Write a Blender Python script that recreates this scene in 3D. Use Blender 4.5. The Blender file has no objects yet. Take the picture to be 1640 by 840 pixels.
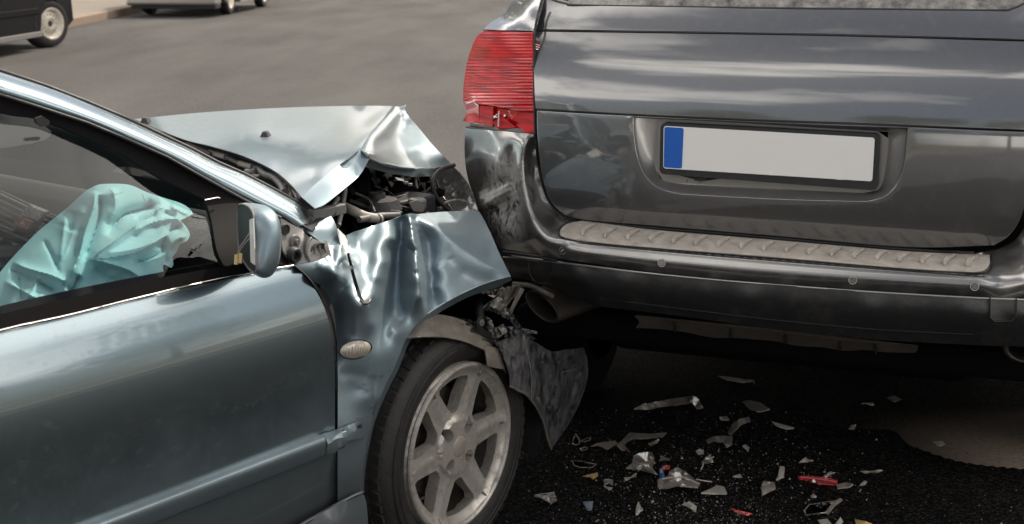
import bpy, bmesh, math, random
import numpy as np
from math import sin, cos, tan, radians as R, pi, sqrt, atan
from mathutils import Vector, Matrix, geometry
random.seed(7); np.random.seed(7)
sc = bpy.context.scene
C = sc.collection

# ------------------------------------------------------------------ camera
F, CX, CY, CAMH = 2278.0, 820.0, 420.0, 1.5          # measured on the 1640 px wide photograph
TH = atan((CY + 110.0) / F)                          # camera looks down 13 degrees
cd = bpy.data.cameras.new('camera'); cam = bpy.data.objects.new('camera', cd); C.objects.link(cam)
cd.sensor_width = 36.0; cd.lens = 36.0 * F / 1640.0
cam.location = (0, 0, CAMH); cam.rotation_euler = (pi/2 - TH, 0, 0)
cd.clip_start = 0.05; cd.clip_end = 2000
cd.dof.use_dof = True; cd.dof.focus_distance = 3.35; cd.dof.aperture_fstop = 8.0
sc.camera = cam

# ------------------------------------------------------------------ light
SUN_EL, SUN_AZ = 48.0, 30.0                          # azimuth clockwise from +Y
w = bpy.data.worlds.new('World'); sc.world = w; w.use_nodes = True
nt = w.node_tree; nt.nodes.clear()
wo = nt.nodes.new('ShaderNodeOutputWorld'); bg = nt.nodes.new('ShaderNodeBackground')
sky = nt.nodes.new('ShaderNodeTexSky'); sky.sky_type = 'NISHITA'; sky.sun_disc = False
sky.sun_elevation = R(SUN_EL); sky.sun_rotation = R(SUN_AZ); sky.dust_density = 2.0
tc = nt.nodes.new('ShaderNodeTexCoord')
mp = nt.nodes.new('ShaderNodeMapping'); mp.inputs['Scale'].default_value = (1.0, 1.0, 2.6); mp.inputs['Location'].default_value = (5.1, 3.3, .2)
nz = nt.nodes.new('ShaderNodeTexNoise'); nz.inputs['Scale'].default_value = 1.15; nz.inputs['Detail'].default_value = 7; nz.inputs['Roughness'].default_value = .55
cr = nt.nodes.new('ShaderNodeValToRGB'); cr.color_ramp.elements[0].position = .47; cr.color_ramp.elements[1].position = .56
mx = nt.nodes.new('ShaderNodeMix'); mx.data_type = 'RGBA'
mx.inputs['B'].default_value = (21.5, 20.4, 18.8, 1)   # sunlit cloud, everywhere over the sky
nt.links.new(tc.outputs['Generated'], mp.inputs['Vector']); nt.links.new(mp.outputs[0], nz.inputs['Vector'])
nt.links.new(nz.outputs['Fac'], cr.inputs[0]); nt.links.new(cr.outputs[0], mx.inputs['Factor'])
mv = nt.nodes.new('ShaderNodeMix'); mv.data_type = 'RGBA'; mv.inputs['Factor'].default_value = .5
mv.inputs['B'].default_value = (2.7, 2.6, 2.45, 1)    # thin high veil between the clouds
nt.links.new(sky.outputs[0], mv.inputs['A']); nt.links.new(mv.outputs['Result'], mx.inputs['A']); nt.links.new(mx.outputs['Result'], bg.inputs['Color'])
bg.inputs['Strength'].default_value = 0.09
nt.links.new(bg.outputs[0], wo.inputs[0])
sl = bpy.data.lights.new('sun', 'SUN'); sl.energy = 2.7; sl.angle = R(.5); sl.color = (1.0, .9, .76)
so = bpy.data.objects.new('sun', sl); C.objects.link(so)
sd = Vector((sin(R(SUN_AZ))*cos(R(SUN_EL)), cos(R(SUN_AZ))*cos(R(SUN_EL)), sin(R(SUN_EL))))
so.rotation_euler = (-sd).to_track_quat('-Z', 'Y').to_euler(); so.location = sd * 30
vs = sc.view_settings; vs.view_transform = 'Standard'; vs.look = 'None'; vs.gamma = 1; vs.exposure = 0.65; vs.use_curve_mapping = False
sc.cycles.max_bounces = 8; sc.cycles.transparent_max_bounces = 12
try: sc.cycles.use_denoising = True
except Exception: pass

# ------------------------------------------------------------------ materials
def nodes(m):
    m.use_nodes = True; n = m.node_tree.nodes; b = n.get('Principled BSDF'); return n, m.node_tree.links, b
def pbr(name, col, rough=.5, metal=0., coat=0., var=None, bump=None, spec=.5, tint2=None, dirt=None, rvar=0., coatr=.03, cior=1.5):
    """procedural surface: base colour, a second tint mixed by noise, fine relief, dust by noise"""
    m = bpy.data.materials.new(name); n, l, b = nodes(m)
    b.inputs['Roughness'].default_value = rough; b.inputs['Metallic'].default_value = metal
    b.inputs['Coat Weight'].default_value = coat; b.inputs['Coat Roughness'].default_value = coatr
    b.inputs['Specular IOR Level'].default_value = spec
    b.inputs['Coat IOR'].default_value = cior
    t = n.new('ShaderNodeTexCoord'); src = None
    c4 = lambda c: (*c, 1)
    b.inputs['Base Color'].default_value = c4(col)
    if var:
        z = n.new('ShaderNodeTexNoise'); z.inputs['Scale'].default_value = var[0]; z.inputs['Detail'].default_value = 6; z.inputs['Roughness'].default_value = .65
        l.new(t.outputs['Object'], z.inputs['Vector'])
        r = n.new('ShaderNodeValToRGB'); r.color_ramp.elements[0].position = .5 - var[1]; r.color_ramp.elements[1].position = .5 + var[1]
        l.new(z.outputs['Fac'], r.inputs[0])
        x = n.new('ShaderNodeMix'); x.data_type = 'RGBA'; x.inputs['A'].default_value = c4(col); x.inputs['B'].default_value = c4(tint2 or [min(1, k*1.6) for k in col])
        l.new(r.outputs[0], x.inputs['Factor']); src = x.outputs['Result']
        if rvar:
            mr = n.new('ShaderNodeMapRange'); mr.inputs['To Min'].default_value = max(.02, rough - rvar); mr.inputs['To Max'].default_value = rough + rvar
            l.new(z.outputs['Fac'], mr.inputs['Value']); l.new(mr.outputs[0], b.inputs['Roughness'])
    if dirt:   # (scale, lo, hi, colour, amount)
        z2 = n.new('ShaderNodeTexNoise'); z2.inputs['Scale'].default_value = dirt[0]; z2.inputs['Detail'].default_value = 9; z2.inputs['Roughness'].default_value = .7
        l.new(t.outputs['Object'], z2.inputs['Vector'])
        r2 = n.new('ShaderNodeMapRange'); r2.inputs['From Min'].default_value = dirt[1]; r2.inputs['From Max'].default_value = dirt[2]; r2.inputs['To Max'].default_value = dirt[4]
        l.new(z2.outputs['Fac'], r2.inputs['Value'])
        x2 = n.new('ShaderNodeMix'); x2.data_type = 'RGBA'; x2.inputs['A'].default_value = c4(col); x2.inputs['B'].default_value = c4(dirt[3])
        if src: l.new(src, x2.inputs['A'])
        l.new(r2.outputs[0], x2.inputs['Factor']); src = x2.outputs['Result']
        if metal:
            mm = n.new('ShaderNodeMapRange'); mm.inputs['To Min'].default_value = metal; mm.inputs['To Max'].default_value = 0
            l.new(r2.outputs[0], mm.inputs['Value']); l.new(mm.outputs[0], b.inputs['Metallic'])
        if coat:
            mc = n.new('ShaderNodeMapRange'); mc.inputs['To Min'].default_value = coat; mc.inputs['To Max'].default_value = 0
            l.new(r2.outputs[0], mc.inputs['Value']); l.new(mc.outputs[0], b.inputs['Coat Weight'])
    if src: l.new(src, b.inputs['Base Color'])
    if bump:
        zb = n.new('ShaderNodeTexNoise'); zb.inputs['Scale'].default_value = bump[0]; zb.inputs['Detail'].default_value = 5
        l.new(t.outputs['Object'], zb.inputs['Vector'])
        bp = n.new('ShaderNodeBump'); bp.inputs['Strength'].default_value = bump[1]; bp.inputs['Distance'].default_value = .004
        l.new(zb.outputs['Fac'], bp.inputs['Height']); l.new(bp.outputs[0], b.inputs['Normal'])
    return m
def scuff(m, centre, radius, scale=(30, 30, 30), lo=.5, hi=.56, col=(.62, .58, .52), amt=.9):
    """scraped-off paint round a point of the object"""
    n, l, b = nodes(m); t = n.new('ShaderNodeTexCoord')
    v = n.new('ShaderNodeVectorMath'); v.operation = 'DISTANCE'; v.inputs[1].default_value = centre
    l.new(t.outputs['Object'], v.inputs[0])
    fall = n.new('ShaderNodeMapRange'); fall.inputs['From Min'].default_value = radius*.35; fall.inputs['From Max'].default_value = radius; fall.inputs['To Min'].default_value = 1; fall.inputs['To Max'].default_value = 0
    l.new(v.outputs['Value'], fall.inputs['Value'])
    mpn = n.new('ShaderNodeMapping'); mpn.inputs['Scale'].default_value = scale; l.new(t.outputs['Object'], mpn.inputs[0])
    z = n.new('ShaderNodeTexNoise'); z.inputs['Scale'].default_value = 1; z.inputs['Detail'].default_value = 8; z.inputs['Roughness'].default_value = .72; z.inputs['Distortion'].default_value = .6
    l.new(mpn.outputs[0], z.inputs['Vector'])
    k = n.new('ShaderNodeMapRange'); k.inputs['From Min'].default_value = lo; k.inputs['From Max'].default_value = hi; l.new(z.outputs['Fac'], k.inputs['Value'])
    mu = n.new('ShaderNodeMath'); mu.operation = 'MULTIPLY'; l.new(k.outputs[0], mu.inputs[0]); l.new(fall.outputs[0], mu.inputs[1])
    m2 = n.new('ShaderNodeMath'); m2.operation = 'MULTIPLY'; m2.inputs[1].default_value = amt; l.new(mu.outputs[0], m2.inputs[0])
    for sock, val in (('Base Color', (*col, 1)), ('Metallic', 0.), ('Coat Weight', 0.), ('Roughness', .6)):
        s = b.inputs[sock]; x = n.new('ShaderNodeMix'); x.data_type = 'RGBA' if sock == 'Base Color' else 'FLOAT'
        A, B, Rr = ('A', 'B', 'Result')
        ia = [i for i in x.inputs if i.name == 'A' and i.enabled][0]; ib = [i for i in x.inputs if i.name == 'B' and i.enabled][0]; fo = [i for i in x.inputs if i.name == 'Factor' and i.enabled][0]; out = [o for o in x.outputs if o.enabled][0]
        if s.is_linked: l.new(s.links[0].from_socket, ia)
        else: ia.default_value = s.default_value
        ib.default_value = val; l.new(m2.outputs[0], fo); l.new(out, s)
    return m
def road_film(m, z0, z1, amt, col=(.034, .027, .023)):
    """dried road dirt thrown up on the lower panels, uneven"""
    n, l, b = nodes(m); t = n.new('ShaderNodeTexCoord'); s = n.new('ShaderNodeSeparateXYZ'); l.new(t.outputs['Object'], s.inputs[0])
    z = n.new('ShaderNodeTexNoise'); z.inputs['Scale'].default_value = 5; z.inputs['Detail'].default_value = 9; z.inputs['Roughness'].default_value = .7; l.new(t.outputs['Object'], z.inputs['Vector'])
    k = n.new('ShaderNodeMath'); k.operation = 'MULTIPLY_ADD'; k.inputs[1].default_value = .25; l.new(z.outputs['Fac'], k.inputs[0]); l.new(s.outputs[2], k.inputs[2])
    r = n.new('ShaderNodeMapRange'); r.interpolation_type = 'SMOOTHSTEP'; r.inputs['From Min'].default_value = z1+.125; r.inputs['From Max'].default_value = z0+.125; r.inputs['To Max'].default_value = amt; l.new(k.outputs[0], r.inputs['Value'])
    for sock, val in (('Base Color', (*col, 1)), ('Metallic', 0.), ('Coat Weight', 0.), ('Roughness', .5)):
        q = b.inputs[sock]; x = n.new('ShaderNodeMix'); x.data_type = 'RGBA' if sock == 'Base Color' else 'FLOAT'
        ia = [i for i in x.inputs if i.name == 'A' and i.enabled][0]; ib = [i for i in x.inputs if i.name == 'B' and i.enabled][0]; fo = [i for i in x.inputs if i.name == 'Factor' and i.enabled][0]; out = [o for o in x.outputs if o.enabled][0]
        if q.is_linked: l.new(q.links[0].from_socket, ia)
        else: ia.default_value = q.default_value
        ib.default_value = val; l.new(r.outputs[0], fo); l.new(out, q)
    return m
def paint(name, col, **k):
    a = dict(rough=.35, metal=.86, coat=1., cior=1.8, var=(900, .25), tint2=[x*1.35 for x in col], dirt=(55, .56, .8, (.32, .28, .24), .22)); a.update(k)
    return pbr(name, col, **a)
def glass(name, tint=(.8, .84, .84), ior=1.6, rough=.0):
    m = bpy.data.materials.new(name); m.use_nodes = True; n = m.node_tree.nodes; l = m.node_tree.links; n.clear()
    o = n.new('ShaderNodeOutputMaterial'); tr = n.new('ShaderNodeBsdfTransparent'); tr.inputs[0].default_value = (*tint, 1)
    g = n.new('ShaderNodeBsdfGlossy'); g.inputs['Roughness'].default_value = rough; f = n.new('ShaderNodeFresnel'); f.inputs[0].default_value = ior
    x = n.new('ShaderNodeMixShader'); l.new(f.outputs[0], x.inputs[0]); l.new(tr.outputs[0], x.inputs[1]); l.new(g.outputs[0], x.inputs[2]); l.new(x.outputs[0], o.inputs[0])
    return m
TEAL = (.185, .243, .275)
M = dict(
    teal=paint('teal silver paint', TEAL, rough=.27, metal=.94), teal_hood=paint('teal silver hood paint', TEAL, rough=.42, metal=.8, coat=.7, dirt=(40, .5, .8, (.3, .3, .28), .25), coatr=.1, cior=1.6),
    teal_low=paint('teal silver wing paint', TEAL, rough=.5, metal=.66, coat=.4, dirt=(22, .5, .85, (.16, .13, .105), .55), coatr=.14, cior=1.5),
    suv=paint('grey suv paint', (.128, .128, .131), rough=.35, metal=.84, dirt=(30, .5, .85, (.24, .23, .22), .3), coatr=.045, cior=2.0),
    suv_bump=paint('grey bumper paint', (.23, .225, .22), rough=.34, dirt=(20, .42, .8, (.36, .31, .25), .55), coatr=.12, metal=.7),
    pad=pbr('dusty step pad plastic', (.33, .295, .26), .55, var=(30, .2), tint2=(.56, .5, .43), bump=(500, .3)),
    black=pbr('black rubber', (.018, .017, .019), .5, var=(60, .3), tint2=(.035, .033, .033), bump=(300, .2)),
    trim=pbr('window trim plastic', (.005, .0042, .005), .7, var=(200, .3), tint2=(.01, .0085, .009), bump=(400, .15), spec=.1),
    under=pbr('dark underside', (.003, .003, .0036), .9, spec=.1),
    dark=pbr('dark engine bay plastic', (.01, .01, .012), .6, var=(14, .2), tint2=(.025, .025, .027), bump=(60, .6)),
    inter=pbr('dashboard plastic', (.006, .0065, .007), .45, var=(120, .3), tint2=(.01, .01, .011), spec=.25),
    grey=pbr('grey plastic', (.12, .115, .11), .5, var=(40, .25), bump=(200, .2)),
    lowbump=pbr('dark bumper plastic', (.06, .06, .063), .3, metal=.7, var=(90, .3), tint2=(.085, .083, .083), bump=(700, .2), dirt=(12, .5, .8, (.2, .18, .15), .35)),
    skid=pbr('dirty skid plate', (.055, .044, .037), .7, var=(18, .25), tint2=(.1, .085, .07), bump=(120, .4)),
    white=pbr('plate white', (.92, .9, .87), .35, var=(9, .4), tint2=(.88, .86, .82), coat=.3),
    recess=paint('recess paint', (.3, .29, .28), rough=.35, metal=.7, coatr=.1),
    blue=pbr('plate blue', (.012, .11, .5), .35, coat=.3, var=(60, .4), tint2=(.015, .13, .55)),
    red=pbr('red lamp lens', (.55, .006, .01), .2, coat=.35, var=(25, .3), tint2=(.75, .012, .016), spec=.3),
    redin=pbr('red lamp inside', (.34, .006, .008), .5, coat=.1, spec=.2, var=(90, .15), tint2=(.45, .02, .02)),
    chrome=pbr('reflector chrome', (.75, .72, .68), .18, metal=1., var=(40, .3), tint2=(.5, .45, .42)),
    lamp=pbr('clear side lamp', (.55, .5, .43), .2, coat=1., var=(60, .2), tint2=(.38, .34, .28)),
    alloy=pbr('dusty alloy', (.5, .465, .42), .36, metal=.6, var=(24, .25), tint2=(.63, .59, .54), dirt=(30, .48, .7, (.09, .07, .058), .8), bump=(150, .08)),
    alloyin=pbr('brown rim barrel', (.05, .043, .037), .5, metal=.4, var=(20, .25), tint2=(.11, .095, .08)),
    tyre=pbr('tyre rubber', (.008, .0075, .008), .62, var=(35, .2), tint2=(.026, .022, .02), bump=(160, .35)),
    liner=pbr('dusty wheel arch liner', (.1, .085, .07), .6, var=(26, .25), tint2=(.2, .175, .15), bump=(90, .5)),
    pipe=pbr('dull exhaust steel', (.03, .025, .022), .45, metal=.3, var=(30, .25), tint2=(.06, .05, .042)),
    strip=paint('side moulding paint', (.42,.46,.47), rough=.3),
    torn=pbr('scraped black bumper plastic', (.022, .022, .026), .4, var=(28, .12), tint2=(.13, .128, .13), bump=(60, .7), dirt=(70, .58, .66, (.3, .29, .28), .7)),
    foil=pbr('torn bright plastic', (.42, .39, .36), .4, metal=.3, var=(60, .15), tint2=(.08, .075, .07), bump=(80, .8)),
    hose=pbr('grey hose', (.33, .3, .27), .5, var=(30, .25)),
    bag=pbr('airbag cloth', (.33, .61, .65), .9, var=(400, .4), tint2=(.38, .67, .7), bump=(900, .3), spec=.2),
    glass=glass('side window glass', ior=1.42), shield=glass('windscreen glass', (.8, .86, .84)),
    sglass=pbr('rear window tint', (.03, .03, .032), .04, coat=1., var=(3, .4), dirt=(25, .3, .7, (.6, .56, .5), .75)),  # pale noise tone stands in for sky reflected in the rear window
    navy=paint('dark navy paint', (.001, .0012, .003), metal=0, coat=0, spec=.12, rough=.5, tint2=(.0015,.0018,.004), dirt=(55,.6,.9,(.02,.02,.02),.1)), silver=paint('pale silver paint', (.42, .4, .38)),
    steel=pbr('painted steel wheel', (.48, .43, .36), .45, metal=.2, var=(20, .2)),
    amber=pbr('hazard button', (.25, .06, .04), .4, var=(200, .3)),
)

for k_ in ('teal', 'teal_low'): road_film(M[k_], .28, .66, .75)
n, l, b = nodes(M['red']); t = n.new('ShaderNodeTexCoord'); q = n.new('ShaderNodeMapping'); q.inputs['Scale'].default_value = (9, 9, 130); l.new(t.outputs['Object'], q.inputs[0])
z = n.new('ShaderNodeTexNoise'); z.inputs['Scale'].default_value = 1; z.inputs['Detail'].default_value = 3; l.new(q.outputs[0], z.inputs['Vector'])
r = n.new('ShaderNodeMapRange'); r.inputs['From Min'].default_value = .42; r.inputs['From Max'].default_value = .62; r.inputs['To Max'].default_value = .55; l.new(z.outputs['Fac'], r.inputs['Value'])
x = n.new('ShaderNodeMix'); x.data_type = 'RGBA'; x.inputs['B'].default_value = (.16, .002, .004, 1); l.new(b.inputs['Base Color'].links[0].from_socket, x.inputs['A']); l.new(r.outputs[0], x.inputs['Factor']); l.new(x.outputs['Result'], b.inputs['Base Color'])
# ------------------------------------------------------------------ frames: local axes x = vehicle forward, y = vehicle left, z = up
fwd = np.array([0, cos(TH), -sin(TH)]); upv = np.array([0, sin(TH), cos(TH)]); rgt = np.array([1., 0, 0]); CAM = np.array([0, 0, CAMH])
def ray(px, py): return fwd + rgt*((px-CX)/F) - upv*((py-CY)/F)
class Frame:
    def __init__(s, o, ang):
        a = R(ang); s.o = np.array(o, float); s.rz = pi/2 - a
        s.A = np.array([[sin(a), cos(a), 0], [-cos(a), sin(a), 0], [0, 0, 1.]])
        s.c = s.A @ (CAM - s.o)
    def at(s, px, py, ax, d):                         # the sight line of a measured point meets the plane local[ax] = d
        r = s.A @ ray(px, py); t = (d - s.c[ax]) / r[ax]; return s.c + r*t
    def loc(s, wp): return s.A @ (np.array(wp) - s.o)
    def wld(s, lp): return s.A.T @ np.array(lp) + s.o
U, V, Z = 0, 1, 2
CAR = Frame((-.118, 3.172, 0), 38); SUV = Frame((.625, 3.42, 0), 20); GND = Frame((0, 0, 0), 90)

def tag(o, label=None, cat=None, group=None, kind=None):
    for k, v in (('label', label), ('category', cat), ('group', group), ('kind', kind)):
        if v: o[k] = v
    return o
def root(name, fr, label, cat, group=None):
    o = bpy.data.objects.new(name, None); C.objects.link(o); o.empty_display_size = .2
    o.location = fr.o; o.rotation_euler = (0, 0, fr.rz); return tag(o, label, cat, group)
def mesh(name, verts, faces, mat, parent=None, smooth=True, thick=0, bevel=0, sub=0, angle=40, off=-1):
    me = bpy.data.meshes.new(name); me.from_pydata([tuple(map(float, v)) for v in verts], [], [tuple(map(int, f)) for f in faces]); me.update()
    if smooth:
        me.polygons.foreach_set('use_smooth', [True]*len(me.polygons))
    me.materials.append(mat); o = bpy.data.objects.new(name, me); C.objects.link(o)
    if parent: o.parent = parent
    if thick: md = o.modifiers.new('thickness', 'SOLIDIFY'); md.thickness = thick; md.offset = off
    if bevel: md = o.modifiers.new('bevel', 'BEVEL'); md.width = bevel; md.segments = 2; md.limit_method = 'ANGLE'; md.angle_limit = R(35)
    if thick and bevel: md = o.modifiers.new('normals', 'WEIGHTED_NORMAL'); md.keep_sharp = False
    elif thick and smooth: md = o.modifiers.new('sharp', 'EDGE_SPLIT'); md.split_angle = R(angle); md.use_edge_sharp = False
    if sub: md = o.modifiers.new('sub', 'SUBSURF'); md.levels = md.render_levels = sub
    if smooth and not sub:
        me.set_sharp_from_angle(angle=R(angle))
    return o
# ---- sheet metal: an outline filled with a fine net whose depth is a thin-plate spline through control points
def catmull(p, step):
    p = [np.array(q[:2], float) for q in p]
    if len(p) == 2: out = [p[0] + (p[1]-p[0])*t for t in np.linspace(0, 1, max(2, int(np.linalg.norm(p[1]-p[0])/step)+1))]; return out
    q = [2*p[0]-p[1]] + p + [2*p[-1]-p[-2]]; out = []
    for i in range(1, len(q)-2):
        n = max(1, int(round(np.linalg.norm(q[i+1]-q[i])/step)))
        for k in range(n):
            t = k/n; out.append(.5*((2*q[i]) + (q[i+1]-q[i-1])*t + (2*q[i-1]-5*q[i]+4*q[i+1]-q[i+2])*t*t + (3*q[i]-q[i-1]-3*q[i+1]+q[i+2])*t**3))
    out.append(p[-1]); return out
def loop(segs, step):
    out = []
    for s in segs: out += catmull(s, step)[:-1]
    return np.array(out)
def inside(P, poly):
    x, y = P[:, 0], P[:, 1]; r = np.zeros(len(P), bool); j = len(poly)-1
    for i in range(len(poly)):
        xi, yi = poly[i]; xj, yj = poly[j]
        c = ((yi > y) != (yj > y)) & (x < (xj-xi)*(y-yi)/((yj-yi) or 1e-12)+xi); r ^= c; j = i
    return r
def edist(P, poly):
    d = np.full(len(P), 1e9)
    for i in range(len(poly)):
        a, b = poly[i-1], poly[i]; ab = b-a; t = np.clip(((P-a)@ab)/max(ab@ab, 1e-12), 0, 1)
        d = np.minimum(d, np.linalg.norm(P - (a + t[:, None]*ab), axis=1))
    return d
def fill(lp, holes, step):
    mn, mxx = lp.min(0), lp.max(0); g = []
    ys = np.arange(mn[1], mxx[1], step*.87)
    for k, y in enumerate(ys):
        for x in np.arange(mn[0] + (k % 2)*step*.5, mxx[0], step): g.append((x, y))
    g = np.array(g) if g else np.zeros((0, 2))
    if len(g): g = g[inside(g, lp)]
    if len(g): g = g[edist(g, lp) > step*.55]
    for h in holes:
        if len(g): g = g[~inside(g, h)]
        if len(g): g = g[edist(g, h) > step*.55]
    pts = [tuple(p) for p in lp]; ed = [(i, (i+1) % len(lp)) for i in range(len(lp))]
    for h in holes:
        b = len(pts); pts += [tuple(p) for p in h]; ed += [(b+i, b+(i+1) % len(h)) for i in range(len(h))]
    pts += [tuple(p) for p in g]
    v, e, f, _, _, _ = geometry.delaunay_2d_cdt([Vector(p) for p in pts], ed, [], 0, 1e-6)
    Vv = np.array([tuple(p) for p in v]); f = [tuple(x) for x in f]
    cen = np.array([Vv[list(x)].mean(0) for x in f]); ok = inside(cen, lp)
    for h in holes: ok &= ~inside(cen, h)
    return Vv, [x for x, k in zip(f, ok) if k]
def tps(ctrl, lam=1e-4):
    c = np.array(ctrl, float); u, idx = np.unique(c[:, :2].round(4), axis=0, return_index=True); c = c[idx]
    m0 = c[:, :2].mean(0); s = max(np.ptp(c[:, :2], axis=0).max(), 1e-9); X = (c[:, :2]-m0)/s; n = len(X)
    if n < 3: return lambda P: np.full(len(P), c[:, 2].mean())
    def phi(a, b): r2 = ((a[:, None]-b[None])**2).sum(2); return .5*r2*np.log(r2+1e-12)
    A = np.zeros((n+3, n+3)); A[:n, :n] = phi(X, X) + lam*np.eye(n); A[:n, n] = 1; A[:n, n+1:] = X; A[n, :n] = 1; A[n+1:, :n] = X.T
    wv = np.linalg.lstsq(A, np.r_[c[:, 2], 0, 0, 0], rcond=None)[0]
    def f(P): Q = (P-m0)/s; return phi(Q, X)@wv[:n] + wv[n] + Q@wv[n+1:]
    return f
def ln(pts, n=6):
    out = []
    for a, b in zip(pts, pts[1:]):
        for k in range(n): t = k/n; out.append(tuple(a[i]+(b[i]-a[i])*t for i in range(3)))
    return out + [pts[-1]]
def sheet(name, fr, ax, segs, ctrl, mat, parent, step=5, thick=.0025, holes=(), fx=None, puff=0, lam=1e-4, bevel=0, dom='px', angle=50, flat=None, ky=1):
    if not isinstance(segs[0], list): segs = [[a, b] for a, b in zip(segs, segs[1:]+segs[:1])]
    lp = loop(segs, step); hs = [loop(h, step) if isinstance(h[0], list) else np.array(h, float) for h in holes]
    ctrl = list(ctrl) + [q for s in segs for q in s if len(q) == 3]
    P, Fc = fill(lp*(1, ky), [h*(1, ky) for h in hs], step); P = P/(1, ky)
    d = tps(ctrl, lam)(P) if flat is None else np.full(len(P), float(flat))
    if hasattr(fx, 'vec'): d = d + fx.vec(P)
    elif fx: d = d + np.array([fx(x, y) for x, y in P])
    to = (lambda x, y, q: fr.at(x, y, ax, q)) if dom == 'px' else {'uz': lambda x, y, q: np.array((x, q, y)), 'uv': lambda x, y, q: np.array((x, y, q)), 'vz': lambda x, y, q: np.array((q, x, y))}[dom]
    W = np.array([to(x, y, q) for (x, y), q in zip(P, d)])
    nn = np.zeros(3); 
    for f in Fc: nn += np.cross(W[f[1]]-W[f[0]], W[f[2]]-W[f[0]]) * 1.0
    ref = fr.c - W.mean(0)
    if nn @ ref < 0: Fc = [f[::-1] for f in Fc]
    Wl = list(W)
    if puff:                                          # a closed, stuffed body: same net again behind
        e = edist(P, lp); e = np.sqrt(np.clip(e/max(e.max(), 1e-9), 0, 1)); n0 = len(Wl)
        for (x, y), q, k in zip(P, d, e): Wl.append(to(x, y, q + puff*k + 1e-4))
        Fc = Fc + [tuple(i+n0 for i in f[::-1]) for f in Fc]
    return mesh(name, Wl, Fc, mat, parent, thick=0 if puff else thick, bevel=bevel, angle=angle)
def folds(lst):                                       # soft or sharp folds: (polyline in the picture, height, width[, sharp])
    L = [(np.array(catmull(f[0], 6)), f[1], f[2], len(f) > 3) for f in lst]
    def vec(P):
        tot = np.zeros(len(P))
        for q, amp, wd, sharp in L:
            n = len(q)-1; best = np.full(len(P), 1e9); s = np.zeros(len(P))
            for i in range(n):
                a, b = q[i], q[i+1]; ab = b-a; t = np.clip((P-a)@ab/max(ab@ab, 1e-9), 0, 1); d = np.linalg.norm(P-a-t[:, None]*ab, axis=1)/wd
                k = d < best; best[k] = d[k]; s[k] = (i+t[k])/n
            tot += amp*np.clip(np.minimum(s, 1-s)/.15, 0, 1)*np.exp(-best if sharp else -best*best)
        return tot
    f = lambda x, y: float(vec(np.array([[x, y]], float))[0])
    f.vec = vec; return f
# ---- small solids
def tube(name, pts, r, mat, parent=None, n=10, closed=False, caps=True, smooth_path=True):
    P = [np.array(p, float) for p in pts]; rr = r if isinstance(r, (list, tuple)) else [r]*len(P)
    vsx, fs = [], []; m = len(P); up = None
    for i, p in enumerate(P):
        a = P[(i+1) % m] if (closed or i < m-1) else p; b = P[i-1] if (closed or i > 0) else p
        t = a-b; t = t/max(np.linalg.norm(t), 1e-9)
        if up is None: up = np.cross(t, (0.3, .2, .93)); 
        sdv = np.cross(t, np.cross(up, t)); sdv /= max(np.linalg.norm(sdv), 1e-9); up = sdv; q = np.cross(t, sdv)
        for k in range(n): an = 2*pi*k/n; vsx.append(p + rr[i]*(cos(an)*sdv + sin(an)*q))
    for i in range(m if closed else m-1):
        j = (i+1) % m
        for k in range(n): k2 = (k+1) % n; fs.append((i*n+k, i*n+k2, j*n+k2, j*n+k))
    if caps and not closed: fs += [tuple(range(n))[::-1], tuple((m-1)*n+k for k in range(n))]
    return mesh(name, vsx, fs, mat, parent, angle=60)
def curve3(pts, k=6):
    P = [np.array(p, float) for p in pts]; q = [2*P[0]-P[1]] + P + [2*P[-1]-P[-2]]; out = []
    for i in range(1, len(q)-2):
        for j in range(k):
            t = j/k; out.append(.5*((2*q[i]) + (q[i+1]-q[i-1])*t + (2*q[i-1]-5*q[i]+4*q[i+1]-q[i+2])*t*t + (3*q[i]-q[i-1]-3*q[i+1]+q[i+2])*t**3))
    return out + [P[-1]]
def lathe_data(prof, n=48, a0=0, a1=2*pi):
    full = abs(a1-a0-2*pi) < 1e-6; vsx, fs = [], []; cnt = n if full else n+1
    for i in range(cnt):
        a = a0 + (a1-a0)*i/n
        for r, h in prof: vsx.append((r*cos(a), r*sin(a), h))
    m = len(prof)
    for i in range(n):
        j = (i+1) % cnt
        for k in range(m-1): fs.append((i*m+k, j*m+k, j*m+k+1, i*m+k+1))
    return vsx, fs
def basis(o, a, b, c):                                # maps (x, y, h) -> o + x a + y b + h c
    o, a, b, c = map(lambda q: np.array(q, float), (o, a, b, c)); return lambda p: o + p[0]*a + p[1]*b + p[2]*c
def lathe(name, prof, bs, mat, parent=None, n=48, **k):
    a0, a1 = k.pop('arc', (0, 2*pi)); v, f = lathe_data(prof, n, a0, a1); return mesh(name, [bs(p) for p in v], f, mat, parent, **k)
def box_data(x0, x1, y0, y1, z0, z1):
    v = [(x, y, z) for z in (z0, z1) for y in (y0, y1) for x in (x0, x1)]
    return v, [(0, 2, 3, 1), (4, 5, 7, 6), (0, 1, 5, 4), (2, 6, 7, 3), (0, 4, 6, 2), (1, 3, 7, 5)]
def box(name, b, mat, parent=None, bevel=.004, fn=None, **k):
    v, f = box_data(*b); v = [fn(p) for p in v] if fn else v; return mesh(name, v, f, mat, parent, bevel=bevel, smooth=False, **k)
def loft(name, rings, mat, parent=None, closed=False, caps=False, **k):
    m = len(rings[0]); v = [p for r in rings for p in r]; f = []
    for i in range(len(rings)-1):
        for j in range(m if closed else m-1): j2 = (j+1) % m; f.append((i*m+j, i*m+j2, (i+1)*m+j2, (i+1)*m+j))
    if caps: f += [tuple(range(m))[::-1], tuple((len(rings)-1)*m+j for j in range(m))]
    return mesh(name, v, f, mat, parent, **k)

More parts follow.
